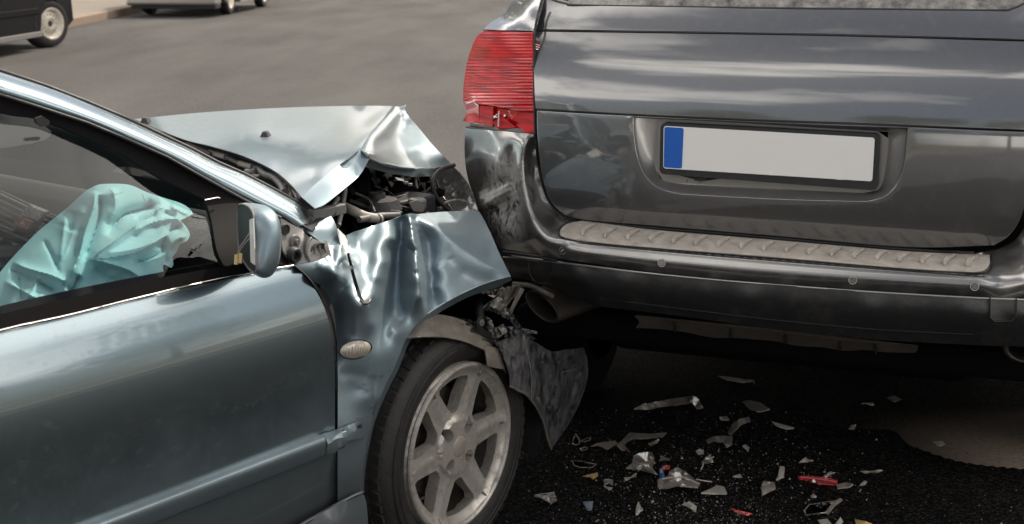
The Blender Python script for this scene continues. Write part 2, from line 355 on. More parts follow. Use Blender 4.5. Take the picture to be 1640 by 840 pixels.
# street trees out of the picture: x, y, kind, scale, turn
TREES = [(36,-16,0,1.1,.3),(38,1.8,1,1,1.9),(36,-30,2,1.2,4),(39,14.5,0,1.05,2.7),(37,-7,2,1.3,1.2),(12,-30,1,1.1,5),(4.0,-33,0,1.1,1),(-4,-31.5,2,1.25,3.3),(-12,-32,1,1,.7),(-20,-28,0,1,2.2),(-22,44,0,1.5,.4),(-12,46,1,1.5,2.1),(-4,44,2,1.9,3.0),(4,47,1,1.5,.2),(13,45,0,1.6,1.4),(22,47,1,1.5,5.1),(31,44,0,1.5,2.5)]
# ------------------------------------------------------------------ the street
def road_mat(name, c1, c2, sc1, stone=(.3, .27, .23), spec=.3):
    m = bpy.data.materials.new(name); n, l, b = nodes(m); b.inputs['Roughness'].default_value = .85; b.inputs['Specular IOR Level'].default_value = spec
    t = n.new('ShaderNodeTexCoord')
    v = n.new('ShaderNodeTexVoronoi'); v.inputs['Scale'].default_value = 170; l.new(t.outputs['Object'], v.inputs['Vector'])
    big = n.new('ShaderNodeTexNoise'); big.inputs['Scale'].default_value = sc1; big.inputs['Detail'].default_value = 8
    mpn = n.new('ShaderNodeMapping'); mpn.inputs['Scale'].default_value = (1, .25, 1); l.new(t.outputs['Object'], mpn.inputs[0]); l.new(mpn.outputs[0], big.inputs['Vector'])
    r = n.new('ShaderNodeValToRGB'); r.color_ramp.elements[0].position = .35; r.color_ramp.elements[1].position = .66
    r.color_ramp.elements[0].color = (*c1, 1); r.color_ramp.elements[1].color = (*c2, 1); l.new(big.outputs['Fac'], r.inputs[0])
    sep = n.new('ShaderNodeSeparateColor'); l.new(v.outputs['Color'], sep.inputs[0])
    k = n.new('ShaderNodeMapRange'); k.inputs['From Min'].default_value = .55; k.inputs['From Max'].default_value = 1.; k.inputs['To Max'].default_value = .6; l.new(sep.outputs[0], k.inputs['Value'])
    x = n.new('ShaderNodeMix'); x.data_type = 'RGBA'; x.inputs['B'].default_value = (*stone, 1); l.new(k.outputs[0], x.inputs['Factor']); l.new(r.outputs[0], x.inputs['A'])
    l.new(x.outputs['Result'], b.inputs['Base Color'])
    bp = n.new('ShaderNodeBump'); bp.inputs['Strength'].default_value = .8; bp.inputs['Distance'].default_value = .006; bp.invert = True
    l.new(v.outputs['Distance'], bp.inputs['Height']); l.new(bp.outputs[0], b.inputs['Normal'])
    return m
road_m = road_mat('asphalt', (.042, .039, .038), (.082, .0755, .073), 1.1, (.165, .15, .142))
pave_m = pbr('paving', (.17, .145, .12), .8, var=(3, .3), tint2=(.22, .185, .15), bump=(80, .4))
kerb_m = pbr('kerb stone', (.2, .15, .115), .8, var=(5, .3), tint2=(.27, .195, .145), bump=(100, .4))
earth_m = pbr('grass and earth', (.1, .1, .05), .9, var=(1.5, .3), tint2=(.14, .11, .07))
def flat(name, pts, z, mat, thick=0):
    o = mesh(name, [(x, y, z) for x, y in pts], [tuple(range(len(pts)))], mat, smooth=False); return tag(o, kind='structure')
flat('ground', [(-400, -400), (400, -400), (400, 400), (-400, 400)], -.02, earth_m)
flat('road', [(-7.1, -120), (11, -120), (11, 300), (-7.1, 300)], -.005, road_m)
flat('shade_patch', [(-.55, -3.5), (9, -3.5), (9, 5.4), (-.55, 5.4)], 0, road_mat('shade dark asphalt', (.005, .005, .0056), (.01, .0096, .0096), 2.5, (.075, .065, .055), .02))  # near-black sheet paints in the shade on the ground round the SUV
o = box('kerb', (-7.3, -7.1, -60, 150, -.1, .13), kerb_m, bevel=.02); tag(o, kind='structure')
o = box('pavement', (-11.5, -7.304, -60, 150, -.1, .125), pave_m, bevel=0); tag(o, kind='structure')
o = box('kerb', (11.0, 11.2, -60, 150, -.1, .13), kerb_m, bevel=.02); tag(o, kind='structure')
o = box('pavement', (11.204, 15, -60, 150, -.1, .125), pave_m, bevel=0); tag(o, kind='structure')
# pool of sunlight painted into the ground colour at the right, fading with distance
dm = road_mat('sunlit asphalt tint', (.005, .005, .0056), (.01, .0096, .0096), 2.5, (.075, .065, .055), .02)
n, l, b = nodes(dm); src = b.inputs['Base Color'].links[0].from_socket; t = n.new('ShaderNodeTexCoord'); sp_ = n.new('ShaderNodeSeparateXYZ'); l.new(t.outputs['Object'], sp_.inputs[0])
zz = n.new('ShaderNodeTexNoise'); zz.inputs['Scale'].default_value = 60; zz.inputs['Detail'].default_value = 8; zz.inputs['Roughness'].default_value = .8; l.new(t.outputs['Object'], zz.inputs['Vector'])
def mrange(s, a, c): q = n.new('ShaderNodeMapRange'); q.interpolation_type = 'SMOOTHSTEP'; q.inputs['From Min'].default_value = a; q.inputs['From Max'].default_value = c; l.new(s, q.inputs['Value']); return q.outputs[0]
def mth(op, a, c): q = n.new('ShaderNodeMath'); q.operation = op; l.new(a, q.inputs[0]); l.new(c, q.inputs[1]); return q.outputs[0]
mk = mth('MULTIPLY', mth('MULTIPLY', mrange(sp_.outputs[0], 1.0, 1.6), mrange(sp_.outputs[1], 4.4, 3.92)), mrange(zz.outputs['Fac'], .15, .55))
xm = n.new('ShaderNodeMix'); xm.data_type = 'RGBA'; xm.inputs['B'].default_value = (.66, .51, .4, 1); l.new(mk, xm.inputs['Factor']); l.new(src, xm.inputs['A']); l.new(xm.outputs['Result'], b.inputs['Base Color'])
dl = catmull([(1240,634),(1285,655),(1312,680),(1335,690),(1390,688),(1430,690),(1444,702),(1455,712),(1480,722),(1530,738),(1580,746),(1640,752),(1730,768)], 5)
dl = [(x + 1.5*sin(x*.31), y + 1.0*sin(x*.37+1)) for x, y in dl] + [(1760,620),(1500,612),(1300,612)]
flat('sunlit_asphalt', [tuple(GND.wld(GND.at(x, y, Z, .004)))[:2] for x, y in dl], .004, dm)

# ================================================================== the crashed hatchback
car = root('crashed_car', CAR, 'silver teal car with buckled bonnet and burst airbag rammed into the grey SUV', 'car')
K = CAR
def cp(px, py, v): return K.at(px, py, V, v)
# --- door skin, in (forward, up)
edge = [(470,425),(481,434),(492,444),(509,468),(524,500),(533,535),(537,570),(538,620),(538,690),(540,716),(541,760),(541,815)]
prof = [(.2,.05),(.26,.025),(.32,.006),(.38,-.012),(.43,-.026),(.47,-.036),(.5,-.040),(.53,-.041),(.57,-.042),(.62,-.0435),(.68,-.042),(.73,-.037),(.77,-.0295),(.80,-.021),(.83,-.012),(.85,-.0045),(.865,.002),(.88,.0095),(.9,.02)]
pz_ = np.array(catmull([(z*100, v*100) for z, v in prof], .4))/100
vz = lambda z: float(np.interp(z, pz_[:, 0], pz_[:, 1]))
fe = []
for x, y in edge:                                      # front edge of the skin where the sight lines meet it
    v_ = -.025
    for _ in range(20): q = cp(x, y, v_); v_ = .5*v_ + .5*(vz(q[2]) + .006*((q[0]+1.0)/.6)**2)
    fe.append((q[0]-.003, q[2]))
ztop, zbot = .880, .225
segs = [[(-1.62, ztop), fe[0]], fe, [fe[-1], (-.6, zbot)], [(-.6, zbot), (-1.62, zbot)], [(-1.62, zbot), (-1.62, ztop)]]
door = sheet('door', K, V, segs, [], M['teal'], car, step=.012, dom='uz', flat=0, fx=lambda u, z: vz(z) + .006*((u+1.0)/.6)**2, thick=.004, angle=60)
# returned edge of the door, seen down the gap to the wing
ed = edge[:9]
sheet('door_edge', K, V, [[(x+1, y, -.02) for x, y in ed], [(539, 690, -.02), (542, 690, .03)], [(x+k, y, .05) for (x, y), k in zip(ed[::-1], [4,4,5,5,6,6,6,6,6])], [(476, 425, .05), (471, 425, -.02)]], [], M['dark'], door, step=6, thick=0)
# --- side moulding
def strip(name, u0, u1, mat, prof2, parent, n=30, fn=None):
    rings = []
    for i in range(n+1):
        u = u0 + (u1-u0)*i/n; rings.append([np.array((u, v, z)) + (fn(u, k) if fn else 0) for k, (v, z) in enumerate(prof2)])
    return loft(name, rings, mat, parent, closed=True, caps=True, angle=30)
mp_ = [(-.036,.496),(-.049,.4955),(-.056,.4925),(-.0585,.487),(-.058,.476),(-.0565,.464),(-.0535,.455),(-.048,.451),(-.036,.449)]
strip('side_moulding', -1.6, -.5, M['teal'], mp_, door)
me_ = [(-.038,.494),(-.056,.489),(-.060,.482),(-.058,.464),(-.05,.452),(-.038,.448)]
strip('moulding_end', -.497, -.437, M['teal_low'], me_, door, 10, lambda u, k: np.array((0, .0015*sin(u*160+k), -.0015*sin(u*120+k*2))))
# --- rear of the car (mostly out of frame)
body_rings = []
for u, zt, vt, zr in ((-1.635,.88,.0,1.36),(-2.2,.9,.0,1.38),(-2.55,.93,.02,1.3),(-3.0,.97,.05,1.1),(-3.3,.98,.1,1.0),(-3.5,.9,.22,.92)):
    half = [(.06,.22),(-.03,.42),(-.045,.6),(-.03,.78),(vt+.0,zt),(vt+.22,zt+(zr-zt)*.75),(vt+.32,zr)]
    body_rings.append([(u, v, z) for v, z in half] + [(u, 1.66-v, z) for v, z in half[::-1]])
loft('rear_body', body_rings, M['teal'], car, caps=True, closed=True, angle=35)
# --- roof, A pillars, window frame
pil_lo = [(476,364),(450,347),(390,318),(336,288),(268,250),(200,220),(140,195),(76,174),(0,150),(-150,108),(-320,75)]
pil_hi = [(-320,22),(-150,66),(0,115),(76,140),(140,165),(206,193),(268,222),(309,241),(349,262),(395,282),(456,314),(501,341)]
pv = lambda x: float(np.interp(x, [-320, 0, 200, 350, 480, 515], [.33, .29, .225, .155, .08, .07]))
ctl = [(x, y, pv(x)) for x, y in pil_lo] + [(x, y, pv(x)+.05) for x, y in pil_hi] + [((a[0]+b[0])/2, (a[1]+b[1])/2, pv((a[0]+b[0])/2)-.003) for a, b in zip(pil_lo[::-1][:10], pil_hi[:10])]
def curve_n(pts, n): q = np.array(catmull(pts, 4)); s_ = np.r_[0, np.cumsum(np.linalg.norm(np.diff(q, axis=0), axis=1))]; t = np.linspace(0, s_[-1], n); return np.c_[np.interp(t, s_, q[:, 0]), np.interp(t, s_, q[:, 1])]
lo_c, hi_c = curve_n(pil_lo[::-1], 90), curve_n(pil_hi + [(513,350)], 90)
tt = np.linspace(0, 1, 14)
pillar = loft('windscreen_pillar', [[K.at(*(lo_c[i]*(1-t)+hi_c[i]*t), V, pv((lo_c[i]*(1-t)+hi_c[i]*t)[0]) - .003*sin(pi*t) + .055*t**2.4) for t in tt] for i in range(90)][::-1], M['teal'], car, thick=.02, angle=60)
sheet('pillar_end', K, V, [(476,364,.08),(483,366,.078),(498,358,.08),(513,350,.125),(508,346,.12),(490,354,.09)], [], M['teal'], pillar, step=4, thick=.01)
tube('pillar_seal', [K.at(x, y-1.5, V, pv(x)+.06) for x, y in pil_hi], .004, M['black'], pillar, n=6)
gl_hi = [(-320,98),(-150,135),(0,180),(57,190),(95,203),(183,241),(267,290),(328,320)]
wf = [pil_lo[::-1], [(476,364),(468,385),(462,426)], [(462,426),(375,428),(358,425)], [(358,425),(347,400),(338,350),(328,320)], gl_hi[::-1], [gl_hi[0], pil_lo[-1]]]
fctl = [(x, y, pv(x)+.003) for x, y in pil_lo] + [(x, y, pv(x)+.01) for x, y in gl_hi] + [(358,425,.03),(462,426,.025),(375,428,.02),(347,400,.04),(400,370,.07)]
frame = sheet('window_frame', K, V, wf, fctl, M['trim'], car, step=6, thick=.012, lam=1e-2)
tube('frame_line', [cp(x, y, pv(x)-.003) for x, y in [(a, b+2) for a, b in pil_lo[1:]]], .0028, M['black'], frame, n=6)
tube('frame_trim_line', [cp(328, 321, .135), cp(348, 317, .135), cp(352, 318, .135)], .0016, M['chrome'], frame, n=5)
sheet('window_clip', K, V, [(57,190),(68,186),(80,194),(78,201),(66,203),(58,197)], [], M['black'], frame, flat=.24, step=4, thick=.006)
roof = loft('roof', [[(u, .33 + t*1.0, z0 + .05*(1-(2*t-1)**2)) for t in np.linspace(0, 1, 9)] for u, z0 in ((-1.02,1.262),(-1.3,1.318),(-1.65,1.36),(-2.2,1.365),(-2.5,1.31))], M['teal'], car)
loft('windscreen', [[(u0 + .09*(1-(2*t-1)**2), v0 + t*(1.66-2*v0), z0) for t in np.linspace(0, 1, 12)] for u0, v0, z0 in ((-.42,.14,.93),(-.62,.19,1.04),(-.82,.25,1.15),(-1.02,.33,1.262))], M['shield'], car)
tube('far_pillar', curve3([(-.4,1.52,.93),(-.8,1.42,1.15),(-1.02,1.34,1.27),(-1.65,1.33,1.37)]), .028, M['teal'], car)
# side glass and waist seal
seal_hi = [(-320,588),(0,504),(120,476),(228,451),(300,437),(348,429),(378,424)]
gctl = [(x, y, pv(x)+.008) for x, y in gl_hi] + [(x, y, .03) for x, y in seal_hi] + [((a[0]+b[0])/2, (a[1]+b[1])/2, .03+.36*(pv(a[0])-.022)) for a, b in (((0,180),(0,504)),((95,203),(95,482)),((183,241),(183,462)),((267,290),(267,443)),((-150,135),(-150,545)))]
sheet('side_window', K, V, [gl_hi, [(328,320),(338,350),(347,400),(352,428)], [(352,428),(348,430)], [(348,430),(300,438),(228,452),(0,506),(-320,590)], [(-320,590),(-320,98)]], gctl, M['glass'], car, step=14, thick=0)
seal_lo = [(470,425),(440,430),(340,449),(228,475),(120,502),(57,516),(0,529),(-320,612)]
sl_ = sheet('waist_seal', K, V, [seal_hi, [(378,424),(420,424),(470,423)], [(470,423),(470,426)], seal_lo, [seal_lo[-1], seal_hi[0]]], [(x, y, -.006) for x, y in seal_hi] + [(x, y, -.014) for x, y in seal_lo] + [], M['trim'], car, step=7, thick=.008, lam=1e-2)
tube('bright_line', curve3([cp(x, y+.5, -.02) for x, y in seal_lo[::-1]], 8), .0017, M['chrome'], sl_, n=6)
# inner door trim
sheet('door_trim', K, V, [[(-1.6,.4),(-.45,.4)], [(-.45,.4),(-.45,.86)], [(-.45,.86),(-.7,.868),(-1.6,.868)], [(-1.6,.868),(-1.6,.4)]], [(-1.6,.87,.07),(-.45,.87,.06),(-1.6,.4,.1),(-.45,.4,.1),(-1,.8,.12),(-1,.6,.12)], M['inter'], car, step=.06, dom='uz')
# --- cabin
dprof = [(-.34,.87),(-.40,.895),(-.48,.91),(-.56,.905),(-.595,.875),(-.605,.80),(-.61,.7),(-.58,.6),(-.5,.5),(-.34,.5)]
dash = loft('dashboard', [[(u, v, z) for u, z in dprof] for v in (.1,.3,.62,.9,1.55)], M['inter'], car, closed=True, caps=True, bevel=.008)
dp = lambda px, py, off=0: K.at(px, py, U, -.606-off)
def dquad(name, q, off, mat, parent, thick=.006): return sheet(name, K, U, list(q), [], mat, parent, flat=-.606-off, step=9, thick=thick, bevel=.001)
vl = dquad('air_vent', [(-30,292),(47,328),(20,374),(-40,345)], .002, M['black'], dash)
for i in range(6):
    t = (i+.5)/6; a = dp(-30-10*t+ (0), 292+53*t, .010); b = dp(47-27*t, 328+46*t, .010); tube('vent_slat', [a, b], .0022, M['grey'], vl, n=6)
vr = dquad('air_vent', [(78,342),(112,356),(80,392),(52,380)], .002, M['black'], dash)
for i in range(6):
    t = (i+.5)/6; tube('vent_slat', [dp(78-26*t, 342+38*t, .01), dp(112-32*t, 356+36*t, .01)], .0022, M['grey'], vr, n=6)
ds = dquad('dash_display', [(46,327),(76,339),(62,357),(34,344)], .006, M['grey'], dash)
dquad('display_glass', [(48,330),(73,340),(61,354),(37,344)], .013, M['sglass'], ds)
hz = dquad('hazard_switch', [(29,347),(51,356),(44,368),(21,360)], .008, M['amber'], dash)
dquad('hazard_triangle', [(36.5,352),(40,361),(31,358.5)], .015, M['lamp'], hz, .001)
dquad('radio', [(-20,372),(60,402),(30,440),(-40,412)], .004, M['black'], dash)
tube('dash_trim', [dp(-40,350,.01), dp(60,392,.01)], .004, M['grey'], dash, n=6)
sheet('defroster_vent', K, Z, [(304,396),(330,374),(337,377),(311,400)], [], M['black'], dash, flat=.912, step=6, thick=.004)
for i in range(5): tube('defroster_slat', [K.at(305+7*i, 401-6*i, Z, .914), K.at(311+7*i, 404-6*i, Z, .914)], .0008, M['grey'], dash, n=5)
# glass crumbs on the dashboard
cv, cf = [], []
for i in range(260):
    c = K.at(random.gauss(322, 10), random.gauss(360, 9), Z, .912); s = random.uniform(.0004, .0014); b = len(cv)
    cv += [c + s*np.array(d) for d in ((1,0,0),(-.6,.8,0),(-.5,-.9,0),(0,.1,1.1))]; cf += [(b,b+1,b+3),(b+1,b+2,b+3),(b+2,b,b+3),(b,b+2,b+1)]
o = mesh('glass_crumbs', cv, cf, M['lamp'], dash, smooth=False); o['kind'] = 'stuff'
box('passenger_seat', (-1.75,-1.2,.25,.75,.3,.55), M['inter'], car, bevel=.05); box('seat_back', (-1.95,-1.75,.25,.75,.35,1.05), M['inter'], car, bevel=.06)
# --- airbag: stuffed cloth with folds
A_ = [[(-60,520),(-10,450),(18,415),(60,372),(105,335),(135,308),(150,299)], [(150,299),(165,295),(205,296),(235,308),(262,317),(290,326),(305,336),(309,343)], [(309,343),(296,350),(289,353)], [(289,353),(300,366),(304,377),(300,386)], [(300,386),(288,392),(284,402),(277,412),(278,424)], [(278,424),(274,429),(262,424),(262,436)], [(262,436),(250,480),(160,540),(-60,590)]]
ac = [(150,299,.44),(205,296,.42),(262,317,.38),(309,343,.30),(289,353,.26),(304,377,.22),(278,424,.17),(105,335,.48),(60,372,.52),(18,415,.54),(-60,520,.5),(262,436,.15),(160,540,.14),(-60,590,.3),
      (200,340,.36),(230,390,.25),(170,420,.24),(110,440,.28),(60,440,.36),(100,380,.42),(150,360,.36),(20,480,.38),(100,500,.22),(200,470,.16),(250,360,.3)]
bagf = folds([(a, h*1.75, w*.9, 1) for a, h, w in [
  ([(153,306),(150,332),(136,372),(126,412),(110,446)], -.022, 6), ([(160,312),(160,345),(147,385),(134,420)], .022, 7),
  ([(268,324),(240,344),(205,370),(170,397),(138,424)], -.026, 9), ([(258,326),(225,337),(198,345),(182,362),(172,380)], .026, 9),
  ([(272,331),(288,338),(302,345)], -.012, 5), ([(262,340),(282,348)], .014, 6),
  ([(290,350),(262,352),(238,359),(215,372)], -.013, 6), ([(285,366),(255,384),(222,402),(180,412),(142,416)], -.02, 10),
  ([(292,360),(272,372),(262,388),(258,404)], .018, 6), ([(300,378),(284,384),(272,398),(268,420)], -.012, 4),
  ([(276,392),(245,412),(212,424)], .016, 8), ([(138,415),(166,420),(200,430),(226,444)], -.014, 4), ([(150,428),(175,446),(200,452)], .008, 8),
  ([(122,425),(112,446),(102,470),(96,502)], -.018, 5), ([(128,440),(116,465),(108,490)], .016, 5),
  ([(20,420),(45,430),(80,440),(108,452)], -.018, 5), ([(14,432),(40,442),(72,458),(96,470)], .018, 5),
  ([(6,450),(30,462),(55,476),(84,482)], -.016, 5), ([(30,440),(34,470),(40,500)], .016, 5), ([(62,440),(50,470),(18,502)], -.016, 5),
  ([(60,472),(80,488),(62,502)], -.012, 4), ([(70,384),(84,412),(96,440)], .01, 3), ([(105,345),(100,388),(96,420)], -.008, 7), ([(122,338),(112,372)], .01, 8),
  ([(180,300),(185,330),(178,350)], -.01, 10), ([(215,352),(250,330)], .012, 7), ([(98,450),(120,470),(150,480)], .012, 5)]] + [([(135,330),(118,370),(104,410)], -.006, 3, 1), ([(196,300),(188,312),(178,320)], .004, 2, 1), ([(226,362),(196,384),(170,404)], -.005, 3, 1), ([(252,345),(232,352),(214,362)], .006, 3, 1), ([(110,395),(90,430),(70,436)], -.006, 3, 1), ([(240,330),(262,334),(290,345)], -.006, 3, 1), ([(170,452),(200,440),(240,430)], .005, 4, 1)])
sheet('airbag', K, V, A_, ac, M['bag'], car, step=2.5, puff=.2, lam=2e-4, fx=bagf)
for st in ([(175,304,.395),(185,312,.39),(197,308,.39)], [(228,312,.378),(232,322,.37)]):
    tube('airbag_seam', [cp(x, y, v-.012) for x, y, v in st], .0009, M['hose'], car.children[-1] if False else bpy.data.objects['airbag'], n=5)
# --- front wing, crumpled
F_ = [
 [(470,425,.02),(480,433,.016),(491,444,.016),(501,450,.02),(515,459,.03),(527,475,.035),(535,500,.03),(539,540,.015),(541,600,-.01),(541,650,-.02),(541,716,-.03)],
 [(541,716,-.03),(541,765,-.02),(541,812,.0)], [(541,812,.0),(560,801,.0),(578,791,-.005)],
 [(578,791,-.005),(578,768,-.015),(589,700,-.025),(600,660,-.03),(616,620,-.032),(631,590,-.03),(640,568,-.028),(647,550,-.022),(655,535,-.016)],
 [(655,535,-.016),(665,521,-.01),(683,505,-.006),(712,486,-.004),(750,466,0),(785,452,0),(818,443,-.01)],
 [(818,443,-.01),(810,427,.01),(797,400,.06),(786,374,.12),(776,354,.18),(770,343,.21)],
 [(770,343,.21),(762,338,.22),(720,339,.19),(690,341,.16),(672,343,.13)], [(672,343,.13),(665,343,.11),(658,342,.1),(650,344,.1)],
 [(650,344,.1),(630,351,.125),(600,361,.135),(570,371,.125),(555,377,.115)],
 [(555,377,.115),(559,402,.075),(566,430,.03),(573,455,-.012),(579,474,-.035),(585,485,-.052)], [(585,485,-.052),(581,487,-.058)],
 [(581,487,-.058),(572,471,-.035),(565,448,-.005),(556,409,.02),(550,394,.035),(541,369,.07),(535,354,.085),(530,346,.10)],
 [(530,346,.10),(515,353,.09),(483,367,.07)], [(483,367,.07),(500,378,.06),(514,389,.05),(522,401,.035),(526,409,.02)],
 [(526,409,.02),(518,414,.012),(500,420,.012),(470,425,.02)]]
fc = [(510,366,.065),(530,372,.06),(536,395,.04),(530,412,.012),(540,425,-.012),(548,430,.008),(541,440,-.028),(538,446,-.02),(520,432,.0),(505,437,.008),
      (550,460,.0),(560,475,-.03),(556,500,-.02),(571,500,-.045),(582,505,-.05),(548,520,.0)]
fc += [(596,474,-.04),(607,445,.002),(617,420,.04),(632,382,.088)]
fc += [(575,400,.095),(590,375,.12),(590,420,.055),(580,440,.018),(590,455,-.005),(610,395,.07),(620,370,.1),(590,472,-.04)]
fc += ln([(648,352,.115),(641,380,.12),(633,420,.1),(625,460,.065),(618,500,.03),(612,535,-.005)], 3)
fc += ln([(653,362,.09),(648,400,.08),(644,440,.062),(641,480,.035),(648,507,.005)], 3)
fc += ln([(657,356,.075),(663,385,.04),(669,420,.0),(674,450,-.022),(676,478,-.028),(669,503,-.014)], 3)
fc += [(656,430,.02),(658,460,.0),(656,490,-.008),(660,400,.055)]
fc += ln([(663,352,.1),(670,385,.07),(677,420,.045),(682,450,.03),(684,480,.018)], 3)
fc += [(700,430,.035),(720,420,.035),(700,460,.022),(740,440,.022),(760,450,.01),(700,400,.06),(720,460,.01),(690,385,.08)]
fc += ln([(672,350,.1),(690,362,.075),(720,384,.05),(745,402,.035),(780,424,.012),(812,441,-.008)], 4)
fc += [(700,350,.115),(730,362,.105),(760,385,.08),(785,408,.045),(740,348,.16)]
fc += [(570,560,-.033),(570,590,-.03),(570,625,-.026),(568,655,-.03),(590,640,-.04),(575,690,-.034),(560,740,-.026),(600,520,-.03),(620,560,-.03),(630,530,-.02),(595,600,-.036),(600,560,-.034)]
wing_m = scuff(scuff(M['teal_low'].copy(), tuple(cp(590,482,-.05)), .03, (70,70,70), .52, .56, (.6,.57,.52), .8), tuple(cp(610,640,-.03)), .13, (26,26,60), .56, .62, (.02,.022,.026), .7)
wingf = folds([([(670,347),(700,367),(745,402),(780,424),(812,440)], -.006, 6, 1), ([(655,350),(662,385),(669,425),(675,455),(677,480),(670,502)], -.005, 6), ([(651,352),(647,400),(642,450),(642,485),(650,508)], .006, 6, 1),
  ([(690,352),(740,366),(788,396)], .003, 8), ([(560,385),(575,440),(590,478)], -.002, 6), ([(604,372),(590,430),(588,476)], .0015, 7), ([(570,372),(577,420),(585,478)], .003, 6),
  ([(667,428),(683,430),(700,424),(730,412)], .0015, 2, 1), ([(597,600),(599,625),(597,650)], .004, 4, 1), ([(541,604),(560,598),(592,604)], .002, 10),
  ([(664,434),(668,439),(671,441)], .006, 4), ([(655,400),(660,402),(664,400)], .004, 3), ([(505,420),(525,432),(548,432)], -.006, 8), ([(535,398),(534,415),(540,432),(545,442)], .007, 4, 1), ([(556,470),(562,520),(560,545)], .003, 9),
  ([(720,390),(700,440),(695,480)], .002, 9), ([(760,345),(772,370),(792,400)], .003, 6)])
wing = sheet('front_wing', K, V, F_, fc, wing_m, car, step=2.7, thick=.0018, lam=1.2e-5, angle=70, fx=wingf)
arch = [(578,791),(578,768),(589,700),(600,660),(616,620),(631,590),(640,568),(647,550),(655,535),(665,521),(683,505),(712,486),(750,466),(785,452),(818,443)]
ar2 = [(584,789),(584,768),(594,702),(605,663),(622,624),(637,594),(646,572),(653,554),(661,541),(671,528),(688,512),(716,494),(753,475),(788,463),(820,449)]
sheet('arch_flange', K, V, [[(x, y, -.004) for x, y in arch], [(818,443,-.004),(820,449,.02)], [(x, y, .022) for x, y in ar2[::-1]], [(584,789,.02),(578,791,-.004)]], [], M['teal_low'], wing, step=5)
# bare torn lips along the split
tube('torn_lip', [cp(x, y, v) for x, y, v in [(577,480,-.05),(582,487,-.06),(589,487,-.058),(594,480,-.056)]], [.002,.0035,.003,.0015], M['chrome'], wing, n=6)
sheet('torn_flap', K, V, [(541,366,.05),(553,378,.09),(560,393,.09),(562,404,.07),(553,407,.03),(548,398,.025)], [], M['white'], wing, step=4)
sheet('bent_tab', K, V, [(519,384,.03),(524,388,.025),(528,402,.01),(530,412,.0),(524,408,.012),(520,398,.025)], [], M['alloy'], wing, step=3)
lampm = []
for i in range(5):
    r = 1-i/5.; lampm.append([cp(569.5 + 25*r*cos(a)*cos(-.2) - 13.5*r*sin(a)*sin(-.2), 560 + 25*r*cos(a)*sin(-.2) + 13.5*r*sin(a)*cos(-.2), -.038-.014*(1-r*r)) for a in np.linspace(0, 2*pi, 28, endpoint=False)])
sl2 = loft('side_lamp', lampm, M['lamp'], car, closed=True, caps=True)
for i in range(7): tube('lamp_rib', [cp(556+4.5*i, 565-1.1*i-8, -.052), cp(556+4.5*i, 565-1.1*i+5, -.052)], .0009, M['hose'], sl2, n=5)
tube('lamp_seat', [cp(569.5 + 26*cos(a)*cos(-.2) - 14.5*sin(a)*sin(-.2), 560 + 26*cos(a)*sin(-.2) + 14.5*sin(a)*cos(-.2), -.036) for a in np.linspace(0, 2*pi, 28, endpoint=False)], .0018, M['black'], sl2, n=6, closed=True)
ms = sheet('moulding_seat', K, V, [[(540,690),(552,684),(580,672)], [(580,672),(596,669)], [(596,669),(593,689),(582,701)], [(582,701),(560,706),(540,712)], [(540,712),(540,690)]], [(540,690,-.04),(596,669,-.038),(593,689,-.044),(540,712,-.046),(570,690,-.05)], M['teal'], car, step=5, thick=.006)
for x, y in ((549,692),(576,683)): lathe('screw_hole', [(0,.003),(.0045,.003),(.0045,0)], basis(cp(x, y, -.049), (1,0,0), (0,0,1), (0,-1,0)), M['black'], ms, n=10)
sk = [[(420,876),(480,842),(540,808),(567,794),(580,789)], [(580,789),(587,806),(592,876)], [(592,876),(420,876)]]
sheet('side_skirt', K, V, sk, [(480,842,-.02),(580,789,-.015),(592,876,-.03),(420,876,-.04),(540,840,-.045)], M['teal'], car, step=8, thick=.01)
tube('skirt_edge', [cp(x, y, -.024) for x, y in sk[0]], .004, M['teal'], car, n=6)
# --- mirror plate and broken door mirror
plate = sheet('mirror_plate', K, V, [[(450,350),(476,364),(484,368)], [(484,368),(494,379),(510,386),(522,394),(527,403)], [(527,403),(519,413),(498,420),(468,424)], [(468,424),(460,412),(452,395),(450,350)]], [(450,350,.06),(484,368,.062),(527,403,.03),(468,424,.02),(490,385,.04),(490,405,.028),(480,400,.034)], M['grey'], car, step=5, thick=.004)
pb = lambda x, y, v: basis(cp(x, y, v), (1,0,0), (0,0,1), (0,-1,0))
lathe('hole', [(0,.001),(.009,.001),(.011,.004),(.012,0)], pb(456,368,.05), M['black'], plate, n=16)
lathe('bolt', [(0,.012),(.005,.012),(.006,.008),(.006,.006),(.013,.005),(.015,0)], pb(471,387,.04), M['grey'], plate, n=12)
lathe('grommet', [(0,.0),(.008,.0),(.009,.012),(.014,.012),(.017,.006),(.018,0)], pb(469,409,.026), M['black'], plate, n=20)
lathe('oval_hole', [(0,.001),(.019,.001),(.021,.005),(.024,.004),(.025,0)], basis(cp(508,403,.032), (1.05,0,.2), (-.12,0,.72), (0,-1,0)), M['black'], plate, n=24)
for k in (-1, 1): tube('web', [cp(508+k*3, 394, .028), cp(508+k*6, 411, .027)], .003, M['grey'], plate, n=6)
tube('plate_rib', curve3([cp(496,420,.02), cp(491,405,.024), cp(493,388,.03), cp(498,382,.035)]), .004, M['grey'], plate, n=8)
